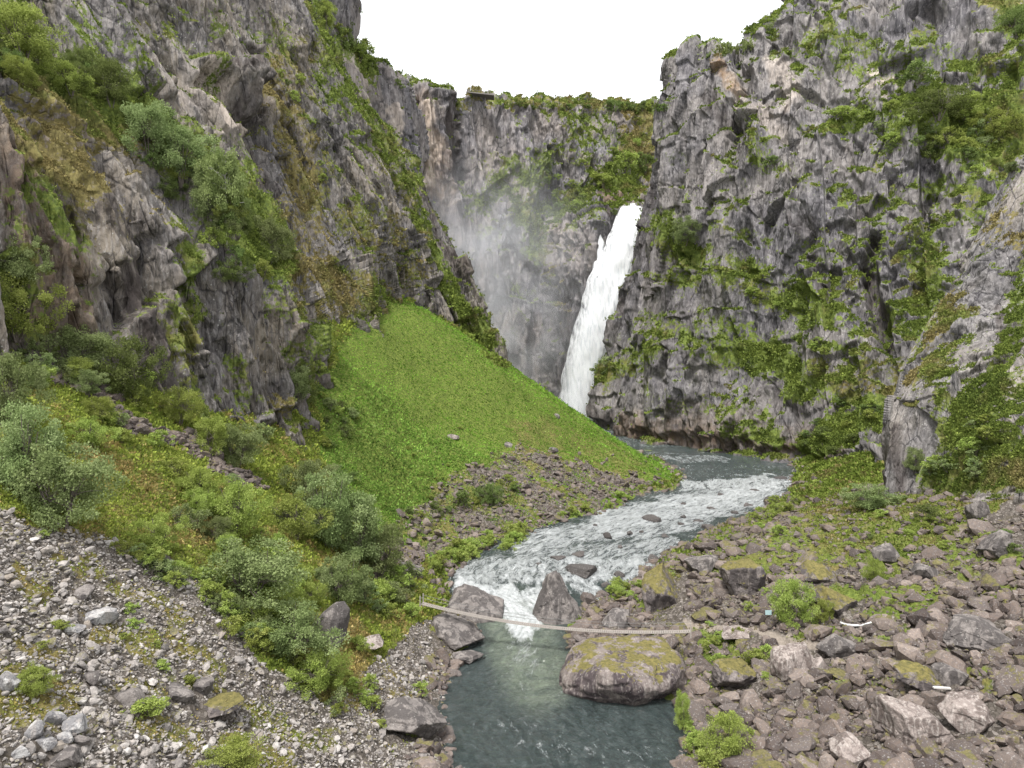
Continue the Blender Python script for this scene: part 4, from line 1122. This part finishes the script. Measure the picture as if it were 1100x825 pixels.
TAN = [(.050, .038, .033), (.115, .088, .074), (.17, .132, .110), (.068, .053, .046), (.23, .185, .158), (.088, .069, .058), (.13, .108, .097)]
GREY = [(.16, .145, .133), (.28, .255, .236), (.42, .39, .362), (.20, .18, .166), (.36, .328, .303), (.25, .215, .18), (.50, .472, .448)]
M_st_t = stone_material('talus_stone', True, TAN, .36)
M_st_g = stone_material('scree_stone', True, GREY, .30)
M_rub_t = stone_material('talus_rubble', False, TAN, .48)
M_rub_g = stone_material('scree_rubble', False, GREY, .42)
M_wet = stone_material('wet_stone', True, [(.05, .045, .042), (.085, .075, .068)], .1)

# named boulders: px, foot py, width, height (as measured from the survey point), distance or None, depth/width ratio
def boulder_mat(name, a, b, dk, moss, mossc=((.055, .055, .02), (.19, .16, .055)), stripes=0, rot=(0, .3, 0), big=0):
    m, nt = mat(name); N = NB(nt); P = N.pos()
    c = N.mix(N.ramp(N.noise(P, .7, 5, .7, .5), [(.35, 0.), (.65, 1.)]), a, b)
    c = N.mix(N.math('MULTIPLY', N.ramp(N.noise(N.mapping(P, (1, 1, .35), rot), .3 if big else .8, 5, .65, .6), [(.47, 0.), (.53, 1.)]), .85), c, dk)
    if stripes:
        c = N.mix(N.math('MULTIPLY', N.ramp(N.noise(N.mapping(P, (2.5, 2.5, .3), rot), 1.2, 4, .6), [(.52, 0.), (.62, 1.)]), stripes), c, (.40, .36, .33))
    c = N.mix(N.ramp(N.voro(P, 2.2), [(.08, .6), (.16, 0.)]), c, (.40, .39, .36))
    c = N.mix(N.ramp(N.noise(P, 5, 4, .7), [(.32, .6), (.46, 0.)]), c, (.05, .046, .045))
    nz = N.n('ShaderNodeSeparateXYZ'); N.put(nz.inputs[0], N.n('ShaderNodeNewGeometry').outputs['Normal'])
    ms = N.math('ADD', N.math('MULTIPLY', nz.outputs[2], .34), N.math('MULTIPLY', N.noise(P, .5, 7, .76), 1.35))
    c = N.mix(N.ramp(ms, [(1.19 - moss * .42, 0.), (1.29 - moss * .42, 1.)]), c, N.ramp(N.noise(P, 2.4, 5, .75), [(.3, mossc[0]), (.65, mossc[1])]))
    nrm = N.bump(N.noise(P, 6, 4, .7), .5, .08, N.bump(N.noise(P, 1.6, 6, .72), .8, .35))
    N.out(N.principled(c, .85, nrm, .25))
    return m


B_brown = boulder_mat('brown_boulder', (.12, .098, .092), (.23, .195, .178), (.050, .038, .042), .52, stripes=.35, big=1)
B_grey = boulder_mat('grey_boulder', (.13, .115, .108), (.24, .215, .20), (.07, .062, .06), .30)
B_tan = boulder_mat('tan_boulder', (.20, .165, .15), (.32, .275, .25), (.12, .095, .085), .12, stripes=.6, rot=(0, .6, 0))
B_moss = boulder_mat('mossy_boulder', (.14, .12, .11), (.24, .21, .20), (.07, .06, .06), .95)
B_pale = boulder_mat('pale_boulder', (.26, .25, .245), (.42, .41, .40), (.15, .145, .15), .10, stripes=.4)
BIGTOP = [(0, 0, 1, .62), (.15, -.1, 1, .66), (-.75, -.1, .75, .80), (0, -1, .12, .90), (-.8, -.75, .1, .92), (-1, 0, .1, .98), (.8, -.6, .2, .95), (1, .1, .15, 1.0), (0, 1, .2, .95), (-.3, -.9, -.5, .80), (.5, -.8, -.6, .8), (0, 0, -1, .7), (.35, -.7, .6, .85), (-.6, .7, .2, 1.0)]
LEFTB = [(.55, -.2, .8, .62), (-.5, -.4, .8, .78), (1, 0, -.1, .95), (-1, 0, .2, .85), (0, -1, .3, .75), (.5, -.9, .2, .8), (0, 1, .2, .85), (0, 0, -1, .7), (-.6, -.8, .2, .85), (.3, -.6, .75, .68)]
PYR = [(.80, -.25, .62, .58), (-.92, -.3, .42, .60), (.25, -1, .42, .56), (0, 1, .55, .62), (.7, .6, .5, .66), (-.5, -.9, .45, .60), (0, 0, -1, .55), (-.9, .5, .3, .7), (-.25, -.1, 1, .98), (1, -.2, 0, .8)]
BOULDERS = [
    (677, 762, 146, 76, 79.8, .84, B_brown, BIGTOP, 1, 'huge mossy-topped brown boulder in the river under the right end of the footbridge', 'boulder'),
    (507, 674, 68, 44, 104, .75, B_grey, LEFTB, 2, 'large grey wedge of rock behind the left end of the footbridge', 'boulder'),
    (598, 678, 66, 66, 103.0, .8, B_grey, PYR, 3, 'pointed pyramid-shaped boulder standing in the white water behind the bridge', 'boulder'),
    (718, 672, 54, 64, 106, .9, B_moss, None, 14, 'tall boulder with a yellow mossy left side right of the pointed boulder', 'boulder'),
    (664, 678, 34, 24, 101, .9, B_grey, None, 25, 'low boulder between the pyramid boulder and the huge mossy one', 'boulder'),
    (490, 706, 62, 42, 94.5, .9, B_grey, None, 6, 'rough grey boulder at the water below the left end of the bridge', 'boulder'),
    (502, 712, 36, 12, 91, .9, B_grey, None, 7, 'flat wet slab lying at the waterline on the left bank', 'slab'),
    (442, 800, 70, 52, None, .9, B_grey, None, 8, 'broad brownish boulder at the river edge lower left of the pool', 'boulder'),
    (353, 696, 36, 48, None, .8, B_grey, None, 9, 'dark upright boulder between the bushes above the left bank', 'boulder'),
    (857, 730, 48, 42, None, .8, B_tan, None, 10, 'tan striped boulder in the middle of the right rock field', 'boulder'),
    (882, 728, 24, 24, None, .9, B_tan, None, 11, 'small tan boulder leaning on the striped one', 'boulder'),
    (804, 642, 50, 44, None, .9, B_moss, None, 12, 'big boulder with yellow moss on its left side beyond the trail', 'boulder'),
    (757, 618, 36, 22, None, .9, B_grey, None, 13, 'flattish grey boulder on the bank beyond the mossy tall one', 'boulder'),
    (994, 745, 56, 34, None, .8, B_moss, None, 64, 'flat-topped dark boulder with olive moss in the right rock field', 'boulder'),
    (996, 806, 66, 54, None, .9, B_tan, None, 15, 'big tan angular boulder left of the ribbed one at lower right', 'boulder'),
    (1056, 796, 52, 48, None, .9, B_tan, None, 16, 'ribbed tan boulder near the lower right corner', 'boulder'),
    (920, 832, 44, 44, None, .9, B_tan, None, 17, 'tan pointed boulder cut off by the bottom edge', 'boulder'),
    (1080, 562, 40, 30, None, .9, B_grey, None, 18, 'pale-topped block at the right edge on the mossy slope', 'boulder'),
    (1056, 560, 26, 24, None, .9, B_grey, None, 19, 'grey block left of the pale-topped one on the mossy slope', 'boulder'),
    (1085, 600, 42, 30, None, .9, B_grey, None, 20, 'grey block at the right edge below the pale-topped pair', 'boulder'),
    (906, 664, 54, 34, None, .9, B_moss, None, 21, 'moss-covered mound of rock right of the trail bush', 'boulder'),
    (886, 628, 40, 26, None, .9, B_moss, None, 22, 'moss-capped boulder above the trail bush', 'boulder'),
    (960, 606, 28, 22, None, .9, B_grey, None, 23, 'grey pointed block in the moss of the right slope', 'boulder'),
    (1000, 624, 28, 18, None, .9, B_grey, None, 24, 'low grey block right of the pointed one on the right slope', 'boulder'),
    (795, 745, 50, 40, None, .9, B_moss, None, 5, 'yellow mossy boulder behind the bank bush on the right', 'boulder'),
    (800, 692, 42, 18, None, .9, B_tan, None, 26, 'pale flat rock beside the trail', 'boulder'),
    (1060, 700, 70, 40, None, .9, B_grey, None, 27, 'wide brownish grey boulder at the right edge of the rock field', 'boulder'),
    (905, 710, 40, 30, None, .9, B_grey, None, 28, 'dark brown block in the rock field right of the striped boulder', 'boulder'),
    (1030, 740, 34, 26, None, .9, B_grey, None, 29, 'brown block right of the flat-topped mossy boulder', 'boulder'),
    (224, 776, 58, 26, None, .8, B_moss, None, 30, 'long boulder coated in yellow moss in the left scree', 'boulder'),
    (188, 758, 30, 24, None, .9, B_grey, None, 31, 'grey boulder upper left of the yellow mossy one', 'boulder'),
    (214, 748, 22, 18, None, .9, B_grey, None, 32, 'small grey boulder directly above the yellow mossy one', 'boulder'),
    (132, 760, 30, 20, None, .9, B_grey, None, 33, 'dark flat boulder in the left scree left of the grey pair', 'boulder'),
    (98, 674, 36, 20, None, .9, B_pale, None, 34, 'pale flat boulder in the upper middle of the left scree', 'boulder'),
    (72, 684, 26, 14, None, .9, B_pale, None, 35, 'whitish slab left of the pale flat boulder', 'boulder'),
    (86, 646, 20, 18, None, .9, B_grey, None, 36, 'blue-grey boulder above the pale flat boulder', 'boulder'),
    (95, 738, 20, 16, None, .9, B_grey, None, 37, 'brown stone lower in the left scree under the pale slabs', 'boulder'),
    (30, 795, 26, 20, None, .9, B_pale, None, 38, 'white angular block, left in the pale pile in the lower left corner', 'boulder'),
    (54, 782, 22, 20, None, .9, B_pale, None, 39, 'white angular block at the top of the pale corner pile', 'boulder'),
    (74, 790, 24, 20, None, .9, B_pale, None, 40, 'white block at the right side of the pale corner pile', 'boulder'),
    (46, 808, 24, 18, None, .9, B_pale, None, 41, 'white block in the heart of the pale corner pile', 'boulder'),
    (84, 806, 20, 18, None, .9, B_grey, None, 42, 'grey block at the right foot of the pale corner pile', 'boulder'),
    (60, 828, 36, 24, None, .9, B_grey, None, 43, 'brown-grey block under the pale corner pile', 'boulder'),
    (16, 818, 22, 18, None, .9, B_pale, None, 44, 'pale block by the left edge under the corner pile', 'boulder'),
    (4, 745, 20, 24, None, .9, B_pale, None, 45, 'pale rounded stone at the left edge above the corner pile', 'boulder'),
    (66, 800, 18, 15, None, .9, B_pale, None, 46, 'small white block squeezed between two others in the corner pile', 'boulder'),
    (598, 452, 8, 8, None, .9, B_grey, None, 47, 'dark boulder lying alone high on the green fan', 'boulder'),
    (546, 482, 9, 7, None, .9, B_grey, None, 48, 'dark stone above the brown patch of the green fan', 'boulder'),
    (486, 474, 14, 8, None, .9, B_tan, None, 49, 'pale slab lying in the ferns of the green fan', 'boulder'),
    (594, 488, 12, 8, None, .9, B_grey, None, 50, 'dark stone at the lower right of the green fan', 'boulder'),
    (395, 700, 30, 16, None, .9, B_tan, None, 51, 'light brown slab on the bank left of the pool', 'boulder'),
    (436, 620, 34, 16, None, .9, B_grey, None, 52, 'grey slab on the bank above the left bridge end', 'boulder'),
]
for (px, py, wp, hp, d, dr, m_, pl, sd_, lab, cat) in BOULDERS:
    if d is None:
        p = snap(px, py - 2)
        if p is None: continue
        d = p[1]
    base = W(px, py, d)
    k = d / FOC
    big = wp > 30
    V, Fc = rock(6 if wp > 40 else 3, 900 + sd_, pl, 12, .045 if big else .03, soft=0 if not pl else (16 if sd_ == 1 else 60))
    lo, hi = V.min(0), V.max(0)
    V = (V - (lo + hi) / 2) / ((hi - lo) / 2)
    wm_, hm_ = wp * k, hp * k
    dep = wm_ * dr
    el = -base[2] / d
    # seen from above, part of the measured height is the top face running away
    hgt = 4.6 if sd_ == 1 else max(hm_ - .45 * el * dep, hm_ * .55)
    V = V * [wm_ / 2, dep / 2, hgt / 2 * 1.25]
    V[:, 2] -= .06 * hgt
    if wp > 40:
        Vf = V.astype(F32) + sd_ * 13
        nn = V / (np.linalg.norm(V, axis=1, keepdims=True) + 1e-6)
        V = V + nn * (.22 * fbm(Vf, 2.2, sd_, 4) + .16 * blocks(Vf, 1.6, sd_ + 3, .8))[:, None] * min(1, wm_ / 6)
    me = make_mesh('boulder', V, Fc, m_, wp > 40)
    o = link('boulder' if cat == 'boulder' else cat, me, None, lab, cat)
    o.location = base + np.array([0, dep * .42, hgt * .45])
# boulders standing in the river
RS = [(629, 619, 30, 14), (701, 560, 17, 8), (653, 579, 10, 8), (676, 575, 6, 4), (735, 558, 8, 5), (690, 573, 5, 4), (750, 562, 8, 5), (732, 565, 8, 4), (666, 590, 6, 4), (735, 543, 6, 4), (762, 570, 12, 8),
      (765, 548, 8, 4), (805, 545, 10, 5), (830, 540, 12, 6), (822, 553, 14, 7), (600, 602, 14, 4), (622, 598, 16, 4), (580, 608, 10, 3), (640, 566, 5, 3), (790, 553, 9, 5), (848, 535, 12, 6), (715, 578, 9, 5), (703, 603, 12, 8), (668, 622, 12, 7), (650, 632, 10, 7), (840, 515, 12, 4), (812, 528, 8, 3), (775, 533, 8, 4)]
PR_W = [make_mesh('river_stone', *rock(3, 1200 + i, None, 12, .03), M_wet, False) for i in range(5)]
for i, (px, py, wp, hp) in enumerate(RS):
    d = rd(py); k = d / FOC; b = W(px, py, d)
    o = link('river_stone', PR_W[i % 5], None, 'dark wet stone breaking the surface of the rapids' if i else 'largest dark stone in the rapids right of the pointed boulder', 'stone', group='stones in the rapids' if i else None)
    o.location = b + np.array([0, wp * k * .4, hp * k * .25]); o.scale = (wp * k * .55, wp * k * .45, hp * k * .62); o.rotation_euler = (0, 0, random.uniform(0, 6))

PRT = [rock(2, 1300 + i, None, 11, 0) for i in range(24)]
def merged(P, S, A, M, name, label, rs):
    n = len(P); VV = np.zeros((n * 42, 3), F32); r = np.random.default_rng(rs)
    Fs = np.tile(PRT[0][1][None], (n, 1, 1)) + (np.arange(n) * 42)[:, None, None]
    for q in range(24):
        sel = np.nonzero(A % 24 == q)[0]
        if not len(sel): continue
        ang = r.uniform(0, 6.28, (len(sel), 3)); V = PRT[q][0]
        c, s = np.cos(ang), np.sin(ang)
        sv = V[None] * (S[sel][:, None, None] * r.uniform(.62, 1.25, (len(sel), 1, 3)) * np.array([1.1, 1.0, .72]))
        x, y, z = sv[..., 0], sv[..., 1], sv[..., 2]
        a = (ang[:, 1] - 3.14) * .22; ca, sa = np.cos(a)[:, None], np.sin(a)[:, None]
        x, z = x * ca + z * sa, -x * sa + z * ca
        a = (ang[:, 0] - 3.14) * .22; ca, sa = np.cos(a)[:, None], np.sin(a)[:, None]
        y, z = y * ca + z * sa, -y * sa + z * ca
        ca, sa = c[:, 2][:, None], s[:, 2][:, None]
        x, y = x * ca + y * sa, -x * sa + y * ca
        res = np.stack([x, y, z], 2) + P[sel][:, None]
        VV.reshape(n, 42, 3)[sel] = res
    rnd = np.repeat(r.random(n).astype(F32), 42)
    link(name, make_mesh(name, VV, Fs.reshape(-1, 3), M, False, dict(rnd=rnd)), kind='stuff', label=label)


PR_T = [make_mesh('talus_stone', *rock(3, 1400 + i, None, 11, .035), M_st_t, False) for i in range(9)]
PR_G = [make_mesh('scree_stone', *rock(3, 1500 + i, None, 11, .035), M_st_g, False) for i in range(9)]
dryv = Vg[:, 2] > water_z(Y) - .3
def field(mask, n, smin, smax, pw, seed, lift=.1):
    r = np.random.default_rng(seed)
    ii = pick(mask * dryv * visible(Vg, 8) * cell / np.maximum(Y, 40) ** 1.5, n, seed)
    s = smin * (1 - r.random(len(ii))) ** (-1 / pw); s = np.minimum(s, smax * r.uniform(.75, 1, len(ii)))
    Pp = Vg[ii] + r.normal(size=(len(ii), 3)) * .12 * [1, 1, 0]
    Pp[:, 2] += s * lift
    x, y = proj(Pp)
    kp = np.ones(len(ii), bool)
    for (bx_, by_, wp, hp, *_r) in BOULDERS:
        kp &= ~((np.abs(x - bx_) < wp * .42) & (y < by_ - 2) & (y > by_ - hp * .9) & (s * FOC / Pp[:, 1] < wp))
    return Pp[kp], s[kp]


pt, st_ = field(in_talus * ~TR * np.clip(1.15 - moss_r * 1.0, .1, 1), 21000, .17, 1.5, 1.9, 31)
pg, sg = field(in_scree * np.clip(1.1 - moss_l * .8, .15, 1), 44000, .065, .42, 2.4, 32)
ps2, ss2 = field((X > 40) * (Y < 175) * ~in_talus * .6, 700, .3, 1.1, 2.0, 36)
ps, ss = field(in_s2 * np.clip(1.3 - 1.6 * veg, .08, 1) * .8 + (in_paths > .3) * 1.5 + .05 * in_fan * inpoly(jx, jy, [(480, 500), (740, 480), (740, 560), (480, 600)]), 2600, .30, 1.1, 2.6, 33)
bank = ((Vg[:, 2] - water_z(Y)) < 1.7) & (Vg[:, 2] > water_z(Y) - .5) & (Y < 260)
pb, sb = field(bank * 1.0, 3200, .30, 1.2, 2.2, 34)
def split(P, S, n):
    o = np.argsort(-S / P[:, 1]); return o[:n], o[n:]
bi, bj = split(pt, st_, 190)
for i in bi:
    o = link('talus_stone', PR_T[int(i) % 9], None, 'angular brown stone lying loose among many in the rock field on the right', 'stone', group='stones of the right rock field')
    o.location = pt[i]; o.scale = np.array([1.1, 1.0, .75]) * st_[i] * RNG.uniform(.75, 1.2, 3); o.rotation_euler = (RNG.normal() * .35, RNG.normal() * .35, RNG.uniform(0, 6.28))
gi, gj = split(pg, sg, 100)
for i in gi:
    o = link('scree_stone', PR_G[int(i) % 9], None, 'grey stone lying loose among many in the scree on the left', 'stone', group='stones of the left scree')
    o.location = pg[i]; o.scale = np.array([1.1, 1.0, .72]) * sg[i] * RNG.uniform(.75, 1.2, 3); o.rotation_euler = (RNG.normal() * .3, RNG.normal() * .3, RNG.uniform(0, 6.28))
merged(np.concatenate([pt[bj], pb, ps, ps2]), np.concatenate([st_[bj], sb, ss, ss2]), RNG.integers(0, 999, len(bj) + len(pb) + len(ps) + len(ps2)), M_rub_t, 'rubble', 'loose brown rubble covering the right bank and the river edges', 41)
merged(pg[gj], sg[gj], RNG.integers(0, 999, len(gj)), M_rub_g, 'scree', 'pale loose stones covering the left slope', 42)

# ------------------------------------------------------------------ footbridge
def boxmesh(L):
    """L: list of (centre, x axis, y axis, z axis) half vectors"""
    V, Fc = [], []
    for c, ax_, ay, az in L:
        o = len(V)
        for s in ((-1, -1, -1), (1, -1, -1), (1, 1, -1), (-1, 1, -1), (-1, -1, 1), (1, -1, 1), (1, 1, 1), (-1, 1, 1)):
            V.append(np.array(c) + s[0] * np.array(ax_) + s[1] * np.array(ay) + s[2] * np.array(az))
        Fc += [[o + i for i in q] for q in ((0, 3, 2, 1), (4, 5, 6, 7), (0, 1, 5, 4), (1, 2, 6, 5), (2, 3, 7, 6), (3, 0, 4, 7))]
    return np.array(V), np.array(Fc)


M_plank = simple_material('weathered_planks', (.235, .21, .19), .85, 15, var=.25)
M_beam = simple_material('pale_beam', (.30, .27, .24), .8, 15, var=.2)
M_steel = simple_material('cable_steel', (.17, .165, .16), .6, 30)
E0, E1 = W(453, 648, 99.5), W(742, 678, 90.5)
hor = (E1 - E0) * [1, 1, 0]; Lb = np.linalg.norm(hor); hor /= Lb; side = np.array([-hor[1], hor[0], 0])
def bp(t):
    p = E0 + (E1 - E0) * t
    return p + np.array([0, 0, -1.45 * 4 * t * (1 - t)])
br = bpy.data.objects.new('suspension_footbridge', None); COL.objects.link(br); br.location = E0
br['label'] = 'narrow sagging wooden footbridge on cables spanning the river between boulders'; br['category'] = 'footbridge'
boxes = []; nb = 130
for i in range(nb):
    t = (i + .5) / nb; a, b = bp(t - .4 / nb), bp(t + .4 / nb)
    boxes.append(((a + b) / 2 - E0 + [0, 0, RNG.normal() * .008], (b - a) / 2, side * .42, [0, 0, .03]))
link('deck', make_mesh('deck', *boxmesh(boxes), M_plank, False), br)
for s in (-1, 1):
    bm_, cb, hr, sp = [], [], [], []
    for i in range(60):
        a, b = bp(i / 60), bp((i + 1) / 60)
        bm_.append(((a + b) / 2 - E0 + side * s * .45 + [0, 0, .0], (b - a) * .5, side * .03, [0, 0, .05]))
        up_ = np.array([0, 0, 1.0])
        hr.append(((a + b) / 2 - E0 + side * s * .56 + up_, (b - a) * .5, side * .02, [0, 0, .02]))
        if i % 3 == 0: sp.append((a - E0 + side * s * .53 + up_ * .5, [.006, 0, 0], [0, .006, 0], [0, 0, .5]))
    link('edge_beam', make_mesh('edge_beam', *boxmesh(bm_), M_beam, False), br)
    link('handrail_cable', make_mesh('handrail_cable', *boxmesh(hr + sp), M_steel, False), br)
    for e, tt in ((E0, 0), (E1, 1)):
        link('post', make_mesh('post', *boxmesh([(bp(tt) - E0 + side * s * .6 + [0, 0, .25], hor * .07, side * .07, [0, 0, .95])]), M_beam, False), br)

# ------------------------------------------------------------------ small man-made things
p = snap(918, 676)
if p is not None:
    q = [p + np.array([x, 0, z]) for x, z in ((-1.9, .75), (-1.2, .5), (-.3, .38), (.8, .40), (1.9, .72))]
    bx_ = [((q[i] + q[i + 1]) / 2, (q[i + 1] - q[i]) * .51, [0, .11, 0], [0, 0, .07]) for i in range(4)]
    V, Fc = boxmesh(bx_)
    o = link('plastic_pipe', make_mesh('plastic_pipe', V - p, Fc, simple_material('white_plastic', (.72, .72, .72), .5, var=.08), False), None, 'bent white pipe lying on the stones right of the trail bush', 'pipe'); o.location = p
p = snap(1012, 748)
if p is not None:
    V, Fc = boxmesh([((0, 0, .5), [.9, .1, -.1], [0, .12, 0], [0, 0, .07])])
    o = link('driftwood', make_mesh('driftwood', V, Fc, simple_material('bleached_wood', (.62, .60, .57), .8, var=.1), False), None, 'bleached white stick on the stones below the flat mossy boulder', 'wood'); o.location = p + np.array([0, 0, .4])
p = snap(825, 664)
if p is not None:
    sg_ = bpy.data.objects.new('trail_sign', None); COL.objects.link(sg_); sg_.location = p; sg_['label'] = 'small pale blue sign board standing beside the trail left of the round bush'; sg_['category'] = 'sign'
    link('board', make_mesh('board', *boxmesh([((0, 0, .75), [.42, 0, 0], [0, .03, 0], [0, 0, .30])]), simple_material('pale_blue_board', (.42, .58, .60), .6, var=.05), False), sg_)
    for s in (-1, 1): link('post', make_mesh('post', *boxmesh([((s * .3, .07, .25), [.035, 0, 0], [0, .035, 0], [0, 0, .55])]), M_beam, False), sg_)
# lookout on the rim of the back wall
p = W(516, 103, 424)
lo_ = bpy.data.objects.new('viewing_platform', None); COL.objects.link(lo_); lo_.location = p
lo_['label'] = 'flat dark lookout platform on the skyline of the back wall'; lo_['category'] = 'lookout'
M_dark = simple_material('dark_timber', (.17, .155, .145), .8)
link('deck', make_mesh('deck', *boxmesh([((0, 0, 0), [8.5, 0, -.9], [0, 4, 0], [0, 0, .3])]), M_dark, False), lo_)
link('railing', make_mesh('railing', *boxmesh([((0, -3.8, 1.7), [8.5, 0, -.9], [0, .1, 0], [0, 0, .08])] + [((x, -3.8, .9 - x * .1), [.08, 0, 0], [0, .08, 0], [0, 0, .85]) for x in np.arange(-8, 8.1, 1.6)]), M_dark, False), lo_)
for x in (-5, 3): link('support', make_mesh('support', *boxmesh([((x, 0, -3.2), [.3, 0, 0], [0, .3, 0], [0, 0, 3])]), M_dark, False), lo_)

# ------------------------------------------------------------------ daylight and camera
w = bpy.data.worlds.new('World'); sc.world = w; w.use_nodes = True
nt = w.node_tree; nt.nodes.clear(); N = NB(nt)
sky = N.n('ShaderNodeTexSky'); sky.sky_type = 'NISHITA'; sky.sun_disc = False
EL, AZ = math.radians(64), math.radians(210)      # azimuth clockwise from +Y
sky.sun_elevation = EL; sky.sun_rotation = AZ
sky.air_density = 1.0; sky.dust_density = 3.0; sky.ozone_density = 1.0
hs = N.n('ShaderNodeHueSaturation'); hs.inputs['Saturation'].default_value = .10
nt.links.new(sky.outputs[0], hs.inputs['Color'])
tc = N.n('ShaderNodeTexCoord')
cl = N.mix(N.noise(N.mapping(tc.outputs['Generated'], (1, 1, 2.5)), 1.6, 5, .6), (.90, .91, .93), (1.0, 1.0, 1.0))
cloud = N.mix(1.0, N.mix(.75, hs.outputs[0], (7.5, 7.6, 7.7)), cl, 'MULTIPLY')     # an even white overcast veils the blue
bg = N.n('ShaderNodeBackground'); N.put(bg.inputs[0], cloud); bg.inputs[1].default_value = .12
wo = N.n('ShaderNodeOutputWorld'); nt.links.new(bg.outputs[0], wo.inputs[0])
sl = bpy.data.lights.new('sun', 'SUN'); sl.energy = 2.6; sl.angle = math.radians(12); sl.color = (1, .97, .93)
so = bpy.data.objects.new('sun', sl); COL.objects.link(so)
sd = Vector((math.sin(AZ) * math.cos(EL), math.cos(AZ) * math.cos(EL), math.sin(EL)))
so.rotation_euler = sd.to_track_quat('Z', 'Y').to_euler()
cam = bpy.data.cameras.new('camera'); co = bpy.data.objects.new('camera', cam); COL.objects.link(co)
co.location = (0, 0, 0); co.rotation_euler = (math.pi / 2, 0, 0)
cam.sensor_width = 36; cam.lens = 36 * FOC / 1100; cam.shift_y = -12.5 / 1100
cam.clip_start = .5; cam.clip_end = 3000
sc.camera = co
sc.view_settings.view_transform = 'Standard'; sc.view_settings.look = 'None'
sc.view_settings.gamma = 1; sc.view_settings.exposure = 1.15
sc.render.engine = 'CYCLES'
sc.cycles.use_denoising = True
sc.cycles.max_bounces = 6; sc.cycles.diffuse_bounces = 3; sc.cycles.transparent_max_bounces = 12
sc.cycles.volume_bounces = 1; sc.cycles.volume_step_rate = 4
